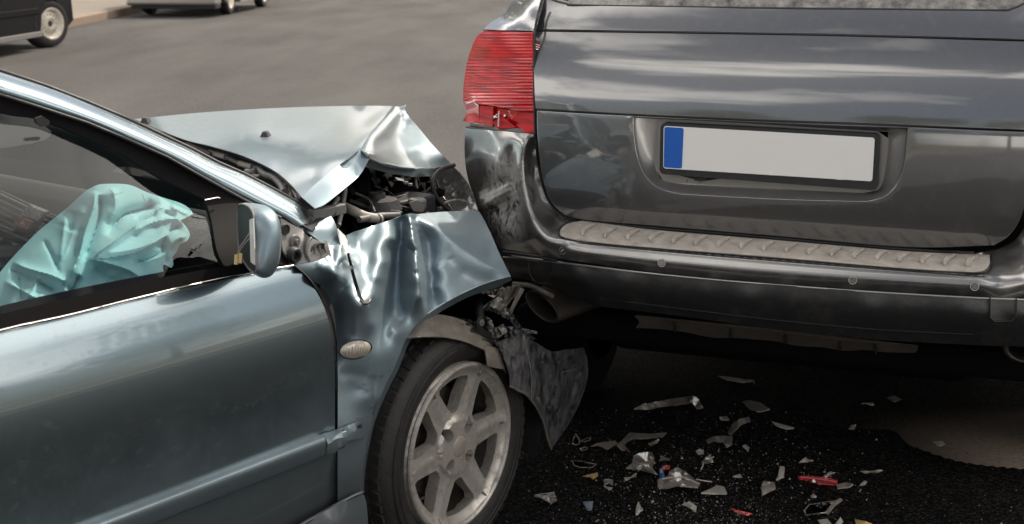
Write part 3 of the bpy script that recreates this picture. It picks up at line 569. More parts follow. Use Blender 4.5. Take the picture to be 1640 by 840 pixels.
# mirror shell: mouth turned to the left of the picture, shell behind it
m0 = cp(397, 386, -.1); m0w = K.wld(m0)
mo = [(381,333),(383,328),(391,327),(400,333),(405,344),(407,370),(410,420),(409,437),(402,434),(390,418),(383,402),(381,370)]
def mring(pts, d0, d1):                                # far edge of the mouth lies deeper than its near edge
    xs = [p[0] for p in pts]; a, b = min(xs), max(xs); return [K.loc(CAM + ray(x, y)*(d0 + (d1-d0)*(x-a)/(b-a))) for x, y in catmull(pts+[pts[0]], 4)[:-1]]
D0 = float(fwd @ (m0w - CAM))
def rs(pts, n=44):
    q = catmull(pts+[pts[0]], 1.0); q = np.array(q); s = np.r_[0, np.cumsum(np.linalg.norm(np.diff(q, axis=0), axis=1))]; t = np.linspace(0, s[-1], n, endpoint=False)
    return np.c_[np.interp(t, s, q[:, 0]), np.interp(t, s, q[:, 1])]
def ring_at(pts, dl, dr):
    q = rs(pts); a, b = q[:, 0].min(), q[:, 0].max(); return [K.loc(CAM + ray(x, y)*(dl+(dr-dl)*(x-a)/(b-a))) for x, y in q]
r0 = [(381,333),(384,328),(392,328),(401,334),(406,345),(408,372),(411,420),(410,437),(402,434),(390,418),(384,402),(381,370)]
r1 = [(381,330),(385,325),(400,326),(412,332),(420,345),(424,375),(425,420),(421,444),(408,441),(393,423),(384,405),(380,370)]
r2 = [(386,328),(392,325),(415,327),(430,332),(442,345),(447,372),(444,418),(434,443),(420,447),(402,436),(390,412),(386,370)]
r3 = [(396,332),(402,328),(422,328),(438,336),(448,350),(453,378),(450,418),(441,438),(428,444),(412,434),(400,410),(396,370)]
r4 = [(412,350),(416,342),(426,340),(436,346),(443,356),(446,378),(444,410),(438,424),(430,430),(422,424),(415,404),(412,370)]
mirror = loft('mirror_housing', [ring_at(r0, D0+.12, D0-.035), ring_at(r1, D0+.122, D0-.04), ring_at(r2, D0+.14, D0-.02), ring_at(r3, D0+.15, D0+.0), ring_at(r4, D0+.17, D0+.06)], M['teal_low'], car, closed=True, caps=False, sub=2, thick=0)
cav = [ring_at(r0, D0+.12, D0-.035)]
i1 = [(x*.86+396*.14, y*.9+382*.1) for x, y in r0]; cav.append(ring_at(i1, D0+.15, D0+.03)); cav.append(ring_at([(x*.5+397*.5, y*.6+382*.4) for x, y in r0], D0+.16, D0+.06))
loft('mirror_cavity', cav, M['black'], mirror, closed=True, caps=True)
tube('mirror_rim', ring_at(r0, D0+.12, D0-.036), .0022, M['grey'], mirror, n=6, closed=True)
ex = lambda x, y, d: K.loc(CAM + ray(x, y)*(D0+d))
mesh('mirror_back_plate', [ex(401,352,0), ex(407,350,-.03), ex(410,425,-.03), ex(403,420,0), ex(402,352,.02), ex(404,420,.02)], [(0,1,2,3),(0,3,5,4)], M['white'], mirror, smooth=False, thick=.002)
for a in ([(402,370,0),(392,385,.02),(383,398,.05),(380,410,.06)], [(404,378,0),(394,388,.02),(384,402,.05),(379,414,.05)]):
    tube('wire', curve3([ex(*p) for p in a], 4), .0011, M['hose'], mirror, n=5)
brass = pbr('yellowed connector', (.5, .38, .17), .5, var=(100, .2))
for x, y in ((378,416),(385,414)): tube('connector', [ex(x+1, y-8, .04), ex(x, y+8, .04)], .004, brass, mirror, n=6)
box('mirror_arm', (-.03,.02,.0,.06,-.02,.02), M['black'], mirror, bevel=.008, fn=lambda p: np.array(cp(432, 396, -.03)) + np.array(p))
sheet('dent_mark', K, V, [(432,424),(437,414),(441,411),(441,420),(437,428),(433,431)], [], M['black'], mirror, flat=-.0, step=3) if False else None
# --- bonnet
H_ = [[(483,316,.95),(467,297,.953),(444,277,.957),(415,261,.962),(381,247,.966),(336,234,.968),(290,222,.966),(215,191,.95)],
      [(215,191,.95),(330,180,.945),(450,173,.943),(560,170,.945),(620,170,.95),(640,171,.957),(650,168,.972)],
      [(650,168,.972),(648,175,.962),(654,186,.945),(668,202,.932),(682,219,.917),(697,237,.898),(712,252,.873),(725,265,.845)],
      [(725,265,.845),(708,268,.852),(690,270,.862),(664,271,.885),(640,269,.92),(614,263,.965),(592,254,1.0)],
      [(592,254,1.0),(588,246,1.013),(576,240,1.018)], [(576,240,1.018),(540,267,.99),(510,291,.968),(483,316,.95)]]
hc = ln([(576,240,1.018),(592,224,1.012),(608,207,1.0),(622,193,.985),(636,178,.968)], 4)
hc += [(610,225,.985),(632,205,.958),(642,190,.948),(655,205,.938),(604,236,.992),(640,228,.938),(660,240,.915),(690,245,.892),(625,245,.955),(650,256,.91),(600,246,1.0),(618,254,.965)]
hc += [(450,240,.972),(500,230,.978),(540,215,.982),(400,215,.968),(350,205,.96),(450,205,.962),(520,195,.966),(570,195,.972),(560,225,1.0),(520,250,.99),(490,270,.972),(470,280,.962),(500,285,.966),(540,250,1.0),(590,190,.968),(600,180,.956),(440,190,.953)]
hood = sheet('bonnet', K, Z, H_, hc, M['teal_hood'], car, step=4.2, thick=.0016, lam=2e-5, angle=75)
zc = lambda x, y, z: K.at(x, y, Z, z)
fl_t = [(483,316,.95),(510,291,.968),(540,267,.99),(576,240,1.018)]
fl_b = [(592,254,1.0),(576,280,.962),(550,303,.938),(521,326,.918),(505,334,.912)]
ft = [tuple((x, y, zc(x, y, z+.001)[1])) for x, y, z in fl_t]
fb = [(592,254,zc(592,254,1.0)[1]),(576,281,.16),(550,304,.115),(521,327,.08),(505,334,.07)]
sheet('bonnet_side', K, V, [ft, [ft[-1], fb[0]], fb, [fb[-1], ft[0]]], [], M['teal_hood'], hood, step=4, thick=.0016)
tube('bonnet_lip', [zc(x, y, z-.004) for x, y, z in [(725,265,.845),(708,268,.852),(690,270,.862),(664,271,.885),(640,269,.92),(614,263,.965),(592,254,1.0)]], .005, M['teal_hood'], hood, n=7)
sheet('bonnet_inner', K, V, [(592,256,.27),(640,271,.42),(690,272,.52),(720,268,.58),(700,282,.55),(660,284,.45),(615,276,.34),(585,268,.27)], [], M['teal_low'], hood, step=6)
def nozzle(x, y, z, s):
    p = zc(x, y, z); return box('washer_nozzle', (-.012*s,.018*s,-.008*s,.008*s,-.002,.011*s), M['black'], hood, bevel=.003, fn=lambda q: p + np.array((lambda a, b_, h: (a*.75-b_*.6, a*.6+b_*.75, h))(q[0]*(.55 if q[2] > 0 else 1.15), q[1]*(.6 if q[2] > 0 else 1.1), q[2]*.85)))
nozzle(425, 219, .967, 1.5); nozzle(233, 196, .958, 1.5)
tube('hood_seal', [zc(x, y, z-.012) for x, y, z in [(485,320,.95),(478,306,.951),(466,295,.953),(444,276,.957),(415,260,.962),(381,246,.966),(336,233,.968),(285,220,.966)]], .008, M['black'], hood, n=8)
for x, y in ((567,259),(521,215-8)): pass
# --- scuttle and wipers
cow = sheet('scuttle', K, Z, [(250,205),(300,222),(400,250),(470,285),(520,340),(500,370),(380,300),(250,225)], [], M['dark'], car, flat=.905, step=14, thick=.004)
for a, b, r in (((300,229),(338,247),.005),((336,244),(362,252),.008),((362,252),(384,262),.006),((384,262),(405,268),.008)):
    tube('wiper_arm', [zc(a[0], a[1], .93), zc(b[0], b[1], .93)], r, M['hose'] if r > .006 else M['grey'], cow, n=8)
lk = curve3([zc(394,276,.935), zc(405,277,.935), zc(412,271,.94), zc(425,280,.935), zc(438,284,.935), zc(450,296,.93), zc(456,308,.925)], 4)
tube('wiper_linkage', lk, .009, M['grey'], cow, n=7); tube('linkage_rod', [p + np.array((.0,-.02,-.005)) for p in lk], .004, M['hose'], cow, n=6)
tube('washer_pipe', curve3([zc(452,298,.93), zc(462,296,.935), zc(470,305,.93), zc(476,318,.92)]), .004, M['hose'], cow, n=6)
# --- engine bay
bay = sheet('engine_bay', K, V, [(495,345),(580,262),(640,272),(690,270),(722,267),(745,300),(780,350),(780,420),(640,440),(540,420)], [(520,340,.42),(600,300,.8),(690,300,.85),(760,320,.6),(740,400,.5),(600,420,.5),(650,330,.75)], M['under'], car, step=5, fx=lambda x, y: .05*sin(x*.21+y*.1)*cos(y*.23-x*.06)+.03*sin(x*.5)*sin(y*.43), thick=.003)
blk = []
random.seed(11)
for i in range(26):
    x, y = random.uniform(560, 715), random.uniform(300, 345); c = cp(x, y, random.uniform(.4, .6)); s = random.uniform(.01, .035)
    rot = Matrix.Rotation(random.uniform(0, 3), 3, (random.random(), random.random(), random.random()))
    box('engine_part', (-s, s, -s*.7, s*.7, -s*.5, s*.5), M['under'] if s > .016 else M['dark'], bay, bevel=s*.15, fn=lambda q, rot=rot, c=c: c + np.array(rot @ Vector(q)) )
tube('hose', curve3([cp(548,330,.3), cp(565,338,.24), cp(585,347,.21), cp(607,351,.19)]), .0115, M['hose'], bay, n=12)
lathe('hose_mouth', [(0,-.002),(.007,-.002),(.0115,.002),(.0125,-.004)], basis(cp(608,351,.188), (0,.7,.7), (0,-.7,.7), (1,-.3,-.1)), M['hose'], bay, n=14)
tube('hinge_rod', [cp(553,302,.22), cp(549,330,.19), cp(542,362,.15)], .0055, M['grey'], bay, n=8); tube('hinge_rod', [cp(541,318,.2), cp(532,334,.17), cp(524,340,.15)], .0055, M['grey'], bay, n=8)
for a, b in (((510,333),(534,348)),((516,330),(538,344))): tube('hinge_plate', [cp(*a,.14), cp(*b,.11)], .0045, M['black'], bay, n=6)
box('hinge_bracket', (-.05,.05,-.01,.01,-.01,.012), M['grey'], bay, bevel=.003, fn=lambda q: cp(524,340,.12) + np.array(q))
tube('prop_rod', [cp(632,288,.5), cp(650,304,.48), cp(672,322,.45)], .004, M['grey'], bay, n=6); tube('cable', curve3([cp(664,272,.5), cp(666,290,.48), cp(668,305,.46)]), .004, M['grey'], bay, n=6)
sheet('metal_scrap', K, V, [(633,284),(646,287),(648,291),(637,289)], [], M['white'], bay, flat=.36, step=4)
sheet('bracket', K, V, [(655,325),(668,321),(680,330),(678,340),(662,338)], [], M['grey'], bay, flat=.3, step=4)
for x, y in ((602,332),(650,293),(657,296),(626,345),(640,341),(597,340),(684,342)): 
    c = cp(x, y, .3); box('scrap', (-.006,.006,-.004,.004,-.003,.003), M['foil'], bay, bevel=.001, fn=lambda q, c=c: c + np.array(q))
tube('bay_rod', [cp(560,322,.35), cp(600,338,.3), cp(640,341,.26)], .006, M['dark'], bay, n=8); tube('bay_rod', [cp(575,352,.2), cp(610,346,.2), cp(640,345,.18)], .008, M['grey'], bay, n=8)
for a in ([(600,300,.5),(625,310,.42),(640,330,.36),(665,336,.33)],[(690,300,.5),(676,318,.44),(690,332,.4)],[(610,325,.4),(630,318,.4),(660,312,.45),(690,318,.48)],[(570,310,.36),(590,320,.32),(600,340,.26)],[(640,300,.5),(655,318,.45),(650,338,.36)]): tube('cable', curve3([cp(*q) for q in a]), .0035, random.choice([M['black'], M['grey'], M['black']]), bay, n=6)
lathe('coolant_cap', [(0,.012),(.02,.012),(.024,.008),(.024,-.01),(.018,-.02)], basis(cp(668,326,.34), (1,0,0), (0,1,0), (0,0,1)), M['grey'], bay, n=20)
lathe('strut_mount', [(0,.02),(.02,.02),(.022,.008),(.05,.004),(.062,-.02)], basis(cp(604,322,.33), (1,0,0), (0,1,0), (0,0,1)), M['dark'], bay, n=24)
box('fuse_box', (-.07,.07,-.05,.05,-.03,.03), M['dark'], bay, bevel=.008, fn=lambda q: cp(648,332,.42) + np.array(q))
# crushed headlamp bowl beyond the wing
hl = sheet('headlamp_bowl', K, V, [[(694,272),(702,268),(724,267)], [(724,267),(738,280),(752,300),(766,338)], [(766,338),(745,339),(718,338)], [(718,338),(706,324),(697,305),(693,288),(694,272)]], [(694,272,.47),(724,267,.46),(766,338,.36),(718,338,.42),(720,300,.52),(735,320,.47),(710,290,.53),(745,310,.44),(735,335,.4)], M['suv_bump'], car, step=3.6, fx=lambda x, y: .006*sin(x*.35+y*.2)*sin(y*.3), lam=2e-5)
tube('headlamp_rim', curve3([cp(727,265,.42), cp(706,272,.4), cp(694,286,.39), cp(694,304,.385), cp(703,322,.38), cp(720,338,.37)]), .006, M['black'], hl, n=8)
tube('headlamp_edge', curve3([cp(699,288,.42), cp(704,306,.41), cp(712,318,.4), cp(722,335,.39)]), .004, M['chrome'], hl, n=6)
for a in ([(705,335,.38),(712,326,.38),(730,321,.38),(748,325,.37),(755,336,.36)],): tube('headlamp_fold', curve3([cp(*p) for p in a]), .004, M['foil'], hl, n=6)
# --- wheel, steered a few degrees
wc = K.at(738, 716, V, .0); sa = R(-4)
wa = np.array((cos(sa), -sin(sa), 0)); wn = np.array((-sin(sa), -cos(sa), 0)); wz = np.array((0, 0, 1.))
wn = wn/np.linalg.norm(wn)
WB = basis(wc, wa, wz, wn)                            # x along the car, y up, h outwards
wheel = bpy.data.objects.new('front_wheel', None); C.objects.link(wheel); wheel.parent = car; wheel.empty_display_size = .1
RW = .293
tyre_p = [(.2,-.17),(.235,-.188),(.27,-.186),(.287,-.172),(RW,-.15),(RW+.002,-.095),(RW,-.04),(.286,-.018),(.273,-.004),(.25,.006),(.228,.004),(.212,-.004),(.204,-.014),(.2,-.03)]
tyre = lathe('tyre', tyre_p, WB, M['tyre'], wheel, n=96, angle=50)
tv, tf = [], []                                       # tread blocks
for i in range(64):
    a = 2*pi*i/64
    for j, (h0, h1, off) in enumerate(((-.035,-.012,.0),(-.075,-.043,.3),(-.112,-.083,.6),(-.15,-.12,.3),(-.178,-.157,0))):
        b = len(tv)
        for rr in (RW-.006, RW+.006 if 0 < j < 4 else RW+.0005):
            for aa, hh in ((a+off*.1-.033, h0), (a+off*.1+.033, h0), (a+off*.1+.033+.02, h1), (a+off*.1-.033+.02, h1)): tv.append(WB((rr*cos(aa), rr*sin(aa), hh)))
        tf += [(b+4,b+5,b+6,b+7),(b,b+1,b+5,b+4),(b+1,b+2,b+6,b+5),(b+2,b+3,b+7,b+6),(b+3,b,b+4,b+7)]
tr = mesh('tread_blocks', tv, tf, M['tyre'], tyre, smooth=False); tr['kind'] = 'stuff'
for rr, hh in ((.257,.0055),(.243,.006)): lathe('sidewall_ring', [(rr-.003,hh-.002),(rr-.001,hh+.0015),(rr+.001,hh+.0015),(rr+.003,hh-.002)], WB, M['tyre'], tyre, n=72)
lathe('rim_barrel', [(.2,-.004),(.203,.002),(.2005,.005),(.194,.002),(.188,-.012),(.181,-.02),(.178,-.05),(.17,-.13),(.19,-.16)], WB, M['alloyin'], wheel, n=80, angle=35)
lathe('rim_lip', [(.1865,-.008),(.190,.0045),(.196,.0075),(.2015,.006),(.2035,.0005)], WB, M['alloy'], wheel, n=80)
# six spoke face
po = lambda r, a: (r*cos(R(a)), r*sin(R(a)))
holes = []
for k in range(6):
    c = 4 + 60*k + 30; ro, ri = .169, .088
    o_ = [po(ro, c+a) for a in np.linspace(19.5, -19.5, 9)]; i_ = [po(ri, c-9), po(ri-.004, c), po(ri, c+9)]
    seg = o_ + [po(.158, c-20.5), po(.12, c-16)] + i_ + [po(.12, c+16), po(.158, c+20.5)]
    holes.append(seg)
for k in range(4):
    c = 47 + 90*k; m_ = po(.056, c); t = (cos(R(c)), sin(R(c)))
    holes.append([(m_[0] + .021*cos(a)*t[0] - .015*sin(a)*t[1], m_[1] + .021*cos(a)*t[1] + .015*sin(a)*t[0]) for a in np.linspace(0, 2*pi, 14, endpoint=False)])
lp = np.array([po(.1895, a) for a in np.linspace(0, 360, 90, endpoint=False)])
P, Fc = fill(lp, [np.array(h)[::-1] if False else np.array(h) for h in holes], .0075)
def face_h(x, y):
    r = sqrt(x*x+y*y); h = np.interp(r, [0,.03,.07,.075,.1,.15,.175,.19], [-.004,-.003,-.004,-.012,-.015,-.012,-.010,.0]); an = (math.degrees(math.atan2(y, x))-4) % 60; an = min(an, 60-an)
    return h + (.004*np.clip(1-an/9., 0, 1) if r > .085 else 0)
Wv = [WB((x, y, face_h(x, y))) for x, y in P]
nn = sum((np.cross(Wv[f[1]]-Wv[f[0]], Wv[f[2]]-Wv[f[0]]) for f in Fc[:80]), np.zeros(3))
if nn @ wn < 0: Fc = [f[::-1] for f in Fc]
rimface = mesh('rim_spokes', Wv, Fc, M['alloy'], wheel, thick=.032, bevel=.0045, angle=40)
lathe('hub_cap', [(0,.0005),(.02,.0),(.0245,-.002),(.026,-.0055),(.028,-.008)], WB, pbr('hub cap', (.3,.27,.235), .45, metal=.4, var=(60,.3)), wheel, n=40)
for k in range(6):
    c = 4+60*k; a = [(np.array(po(.172, c-1.5))), np.array(po(.186, c-1.0))]
    tube('spoke_notch', [WB((*a[0], -.004)), WB((*a[1], .001))], .0028, M['foil'], rimface, n=6)
for k in range(4):
    c = po(.056, 47+90*k); b2 = basis(WB((c[0], c[1], -.052)), wa, wz, wn)
    lathe('lug_nut', [(0,.014),(.006,.014),(.0085,.011),(.0085,0)], b2, M['grey'] if k != 3 else M['alloy'], rimface, n=6); lathe('lug_well', [(0,-.004),(.026,-.004)], b2, M['black'], rimface, n=16)
lathe('brake_disc', [(.04,-.075),(.13,-.07),(.135,-.075),(.135,-.09)], WB, M['alloyin'], wheel, n=48); lathe('wheel_hub', [(0,-.05),(.06,-.05),(.07,-.09),(.07,-.16)], WB, M['dark'], wheel, n=32)
cal = WB((-.12,.03,-.07)); box('brake_caliper', (-.035,.035,-.05,.05,-.07,.0), M['dark'], wheel, bevel=.008, fn=lambda p: cal + wa*p[0] + wz*p[1] + wn*p[2])
# --- wheel housing and its torn liner
hv, hf = lathe_data([(.375,-.06),(.38,-.4),(.2,-.41),(0,-.41)], 30, R(-20), R(200))
mesh('wheel_housing', [np.array((wc[0]+p[0], -p[2]-.02, wc[2]-.01+p[1])) for p in hv], hf, M['dark'], car, thick=0)
ln_o = [(648,530),(672,509),(700,504),(735,511),(770,529),(800,556),(815,580),(820,597)]
ln_i = [(811,597),(800,581),(778,562),(740,546),(705,540),(672,540),(644,542)]
liner = sheet('arch_liner', K, V, [[(x, y, .022) for x, y in ln_o], [(820,597,.02),(811,597,-.012)], [(x, y, -.016) for x, y in ln_i], [(644,542,-.012),(648,530,.01)]], [(735,528,.002),(690,522,.002),(780,546,.002)], M['liner'], car, step=4.5, fx=lambda x, y: .003*sin(x*.11)*sin(y*.3), thick=.003)
sheet('liner_flap', K, V, [(776,553,-.012),(798,558,-.01),(806,575,-.014),(809,592,-.02),(796,590,-.022),(781,587,-.024)], [(792,575,-.024)], M['liner'], liner, step=4)
# --- torn front bumper cover
T_ = [[(797,548,-.02),(808,544,-.01),(832,529,.01)], [(832,529,.01),(846,541,.03),(862,551,.045),(884,563,.065),(912,560,.09),(935,557,.12)], [(935,557,.12),(941,578,.13),(941,606,.13),(930,642,.12),(912,678,.1),(894,704,.07),(883,720,.05)], [(883,720,.05),(877,703,.04),(871,678,.03),(858,652,.012),(843,633,-.003),(830,626,-.015),(818,619,-.03)], [(818,619,-.03),(817,600,-.033),(809,575,-.03),(797,548,-.02)]]
tcx = [(836,560,.005),(845,590,.005),(870,600,.04),(895,600,.075),(880,650,.05),(905,640,.085),(825,580,-.018)]
tornf = folds([([(838,536),(846,570),(851,602),(851,640)], -.009, 5, 1), ([(858,545),(868,590),(872,650),(880,700)], .012, 7), ([(850,548),(859,590),(862,640)], .008, 4), ([(884,566),(893,610),(893,670)], -.01, 8), ([(905,562),(915,605),(905,670)], .01, 8), ([(925,560),(930,600),(922,640)], -.008, 6), ([(898,598),(915,592),(934,582)], -.006, 4, 1), ([(815,552),(822,585),(826,620)], .006, 4), ([(840,530),(880,590),(900,640)], -.006, 3, 1)])
torn = sheet('torn_bumper', K, V, T_, tcx, M['torn'], car, step=4, fx=lambda x, y: tornf(x, y) + .0015*sin(x*.5+y*.15)*sin(y*.31), thick=.003, lam=1e-4)
tube('bumper_crease', curve3([cp(838,538,.0), cp(846,570,-.005), cp(851,602,-.002), cp(851,638,.0)]), .0016, M['foil'], torn, n=5)
tube('bumper_crease', curve3([cp(900,597,.07), cp(915,592,.085), cp(930,584,.105)]), .002, M['foil'], torn, n=5)
tube('bumper_edge', curve3([cp(x, y, v-.004) for x, y, v in T_[3]]), .0032, M['liner'], torn, n=6)
random.seed(5)
def shred(name, pts, mat, par=None, fx=None): return sheet(name, K, V, pts, [], mat, par or torn, step=4, fx=fx or (lambda x, y: .006*sin(x*.7+y*.4)), thick=.002)
shred('torn_panel', [(772,496,.02),(784,484,.01),(803,467,.0),(812,492,.02),(822,512,.03),(812,512,.02),(792,500,.03)], M['torn'])
shred('torn_panel', [(784,490,-.002),(802,470,-.006),(808,487,-.004),(816,508,.01),(806,502,.005)], M['foil'])
shred('torn_bracket', [(812,492,.02),(822,505,.01),(838,528,.02),(858,543,.03),(850,546,.03),(832,534,.02),(818,515,.015)], M['torn'])
shred('torn_foam', [(777,507,-.01),(788,514,-.015),(792,526,-.015),(806,520,-.02),(812,530,-.02),(801,541,-.02),(789,540,-.015),(783,530,-.01)], M['foil'], fx=lambda x, y: .012*sin(x*.9+y*.5)*sin(y*.8))
shred('torn_foam', [(806,522,-.0),(822,524,-.0),(834,533,.0),(824,542,-.005),(808,540,-.01)], M['torn'], fx=lambda x, y: .012*sin(x*.8)*sin(y*.9))
shred('torn_strip', [(792,545,-.01),(802,552,-.012),(806,560,-.012),(799,562,-.01)], M['foil'])
shred('torn_strip', [(802,548,-.0),(812,550,.0),(814,570,-.01),(806,576,-.012)], M['liner'])
shred('torn_strip', [(832,525,.03),(846,528,.02),(860,531,.02),(861,535,.02),(845,534,.02)], M['foil'])
shred('torn_panel', [(768,472,.09),(800,463,.06),(832,457,.06),(838,470,.07),(818,480,.08),(812,489,.07),(800,474,.07)], M['liner'])
shred('torn_bracket', [(835,461,.02),(840,464,.02),(830,482,.02),(820,502,.02),(816,500,.02),(826,478,.02)], M['liner'])
lathe('screw', [(0,.006),(.003,.006),(.0035,.003),(.008,.003),(.0085,0)], pb(771,517,.0), M['grey'], torn, n=12); lathe('screw_disc', [(0,.0),(.014,.0),(.015,-.003)], pb(771,517,.001), M['black'], torn, n=16)
tube('torn_tube', curve3([cp(775,545,.06), cp(768,500,.08), cp(775,470,.1), cp(800,455,.1)]), .012, M['dark'], torn, n=8)
# far side of the car and floor, out of sight from here
sheet('far_side', K, V, [[(-1.62,.3),(.9,.3)], [(.9,.3),(.9,.8)], [(.9,.8),(0,.9),(-.5,.9),(-1.62,.88)], [(-1.62,.88),(-1.62,.3)]], [(-1.6,.3,1.66),(.9,.3,1.6),(-1.6,.8,1.68),(.9,.8,1.55),(-.4,.6,1.7)], M['teal'], car, step=.12, dom='uz')
box('floor_pan', (-3.3,.1,.15,1.55,.19,.25), M['dark'], car)
for uu, vv in ((0, 1.5), (-2.58, .16), (-2.58, 1.5)): lathe('wheel', [(0,-.02),(.18,-.02),(.2,0),(.28,0),(.3,-.03),(.3,-.16),(.2,-.17)], basis((uu, vv, .305), (1,0,0), (0,0,1), (0, 1 if vv > 1 else -1, 0)), M['tyre'], car, n=40)

# ================================================================== the grey estate it ran into
suv = root('grey_suv', SUV, 'big grey SUV seen from behind with blank number plate and crushed left corner', 'car')
S = SUV
def sp(px, py, u): return S.at(px, py, U, u)
# --- tailgate, in (left, up) with depth along the car
gq_ = np.array(catmull([(z*100, u*100) for z, u in zip([.66,.70,.77,.80,.86,.95,1.05,1.10,1.18,1.25,1.30,1.34,1.4], [.05,.03,.018,.009,.002,.0,.006,.014,.04,.082,.122,.165,.23])], .5))/100
def gz(z): return float(np.interp(z, gq_[:, 0], gq_[:, 1]))
def gu(v, z): a = abs(v); return gz(z) + .014*(a/.5)**2 + .01*max(0, (a-.45)/.2)**2.2
def su(n, x0, x1): return np.linspace(x0, x1, n)
def vzpx(pts):                                         # outline points measured in the picture, moved onto the tailgate surface
    out = []
    for x, y in pts:
        u = .03
        for _ in range(12): p = sp(x, y, u); u = .5*u + .5*gu(p[1], p[2])
        out.append((p[1], p[2]))
    return out
gctl2 = [(v, z, gu(v, z)) for v in np.linspace(-.72, .72, 17) for z in np.linspace(.74, 1.34, 19)]
def gate(name, segs, mat, parent, off=0., step=.02, holes=(), **k):
    return sheet(name, S, U, segs, [], mat, parent, step=step, dom='vz', flat=0, fx=lambda v, z: gu(v, z)-off, holes=holes, **k)
# lower panel with the plate recess cut out
low_t = vzpx([(859,177),(1000,185),(1200,194),(1400,201),(1640,209)]); vR = -low_t[0][0]
low_t = low_t[:-1] + [(-.6, low_t[-1][1]-.003)]
left_e = vzpx([(859,177),(860,215),(863,250),(868,285),(876,312),(888,332),(905,346)])
bot = vzpx([(905,346),(935,353),(1050,363),(1250,380),(1450,397),(1560,403)])
right_e = [(-a, b) for a, b in left_e[::-1]]
bot = bot[:-1] + [right_e[0]]
rec = [vzpx([(1015,189),(1016,215),(1021,248),(1030,274),(1044,293),(1064,304),(1090,310)]), vzpx([(1090,310),(1240,318),(1385,322)]), vzpx([(1385,322),(1412,316),(1432,300),(1445,272),(1450,240),(1453,207)]), vzpx([(1453,207),(1240,199),(1015,189)])]
glow = gate('tailgate', [low_t, [low_t[-1], right_e[-1]], right_e[::-1], bot[::-1], left_e[::-1]], M['suv'], suv, holes=[rec], thick=.012, bevel=.003)
up_t = vzpx([(858,51),(1000,53),(1200,56),(1400,60),(1640,66)]); up_t = up_t[:-1] + [(-up_t[0][0], up_t[-1][1]-.002)]
up_b = vzpx([(858,174),(1000,182),(1200,191),(1400,198),(1640,206)]); up_b = up_b[:-1] + [(-up_b[0][0], up_b[-1][1]-.003)]
gup = gate('tailgate_panel', [up_t, [up_t[-1], up_b[-1]], up_b[::-1], [up_b[0], up_t[0]]], M['suv'], suv, thick=.012, bevel=.0025)
lt_t = vzpx([(870,-6),(880,-3),(905,6),(940,9),(1200,13),(1400,15),(1590,17),(1620,14),(1645,4),(1652,-3)]); lt_b = vzpx([(860,47),(1000,49),(1200,52),(1400,56),(1640,62)]); lt_b = lt_b[:-1] + [(-lt_b[0][0], lt_b[-1][1]-.002)]
lt_t[-1] = (-lt_t[0][0], lt_t[0][1]-.004)
ledge = gate('window_ledge', [[lt_t[0], lt_t[1]], lt_t[1:-1], lt_t[-2:], [lt_t[-1], lt_b[-1]], lt_b[::-1], [lt_b[0], lt_t[0]]], M['suv'], suv, thick=.012, bevel=.0025)
box('gate_backing', (.2,.24,-.58,.58,.8,1.26), M['black'], suv)
# rear window
wr = []
for z, u, hw in ((1.295,.135,.585),(1.325,.16,.58),(1.5,.30,.55),(1.62,.40,.5)):
    wr.append([(u + .05*(abs(v)/.6)**2.5, v, z) for v in np.linspace(hw, -hw, 16)])
loft('rear_window', wr, M['sglass'], suv, thick=.004)
sealp = vzpx([(868,-12),(880,-1),(905,7),(940,10),(1200,14),(1400,16),(1590,18),(1622,15),(1646,4)])
tube('window_seal', curve3([(gu(v, z)+.004, v, z) for v, z in sealp], 4), .0045, M['black'], suv, n=6)
# number plate recess
gq = lambda x, y, off: sp(x, y, .006+off)
ro = []
for seg in rec: ro += [np.array(q) for q in catmull(seg, .012)[:-1]]
inn = [(1054,190),(1052,225),(1050,262),(1054,281),(1062,290),(1085,294),(1240,303),(1385,310),(1405,306),(1414,290),(1420,250),(1423,212),(1240,201)]
il = [p[1:] for p in [sp(x, y, .035) for x, y in inn]]
def rs2(P, n):
    P = np.array(list(P) + [P[0]]); s = np.r_[0, np.cumsum(np.linalg.norm(np.diff(P, axis=0), axis=1))]; t = np.linspace(0, s[-1], n, endpoint=False)
    return np.c_[np.interp(t, s, P[:, 0]), np.interp(t, s, P[:, 1])]
A1 = rs2(ro, 120); B1 = rs2(loop([il[0:6], il[5:8], il[7:12], [il[11], il[12], il[0]]], .012), 120)
k0 = np.argmin(np.linalg.norm(B1 - A1[0], axis=1)); B1 = np.roll(B1, -k0, axis=0)
loft('plate_recess', [[(gu(*q)+.0005, *q) for q in A1], [(gu(*(.9*q+.1*b))+.009, *(.9*q+.1*b)) for q, b in zip(A1, B1)], [(.028, *(.4*q+.6*b)) for q, b in zip(A1, B1)], [(.036, *(.12*q+.88*b)) for q, b in zip(A1, B1)], [(.037, *b) for b in B1]], M['recess'], glow, closed=True, angle=60)
sheet('recess_floor', S, U, [[tuple(q) for q in B1]] if False else [tuple((a-B1.mean(0))*1.03+B1.mean(0)) for a in B1[::5]], [], M['recess'], glow, dom='vz', flat=.0375, step=.03)
def plq(name, q, u, mat, parent, **k): return sheet(name, S, U, list(q), [], mat, parent, flat=u, step=12, **k)
def rounded(q, r):
    out = []; n = len(q)
    for i in range(n):
        a, b, c = map(lambda t: np.array(t, float), (q[i-1], q[i], q[(i+1) % n])); d1 = (a-b)/np.linalg.norm(a-b); d2 = (c-b)/np.linalg.norm(c-b)
        out.append([tuple(b+d1*r), tuple(b+(d1+d2)*r*.3), tuple(b+d2*r)]); out.append([tuple(b+d2*r), tuple(c+(b-c)/np.linalg.norm(b-c)*r)])
    return out
holder = plq('plate_holder', rounded([(1058,197),(1409,215),(1405,306),(1056,279)], 7), .012, M['black'], glow, thick=.018, bevel=.003)
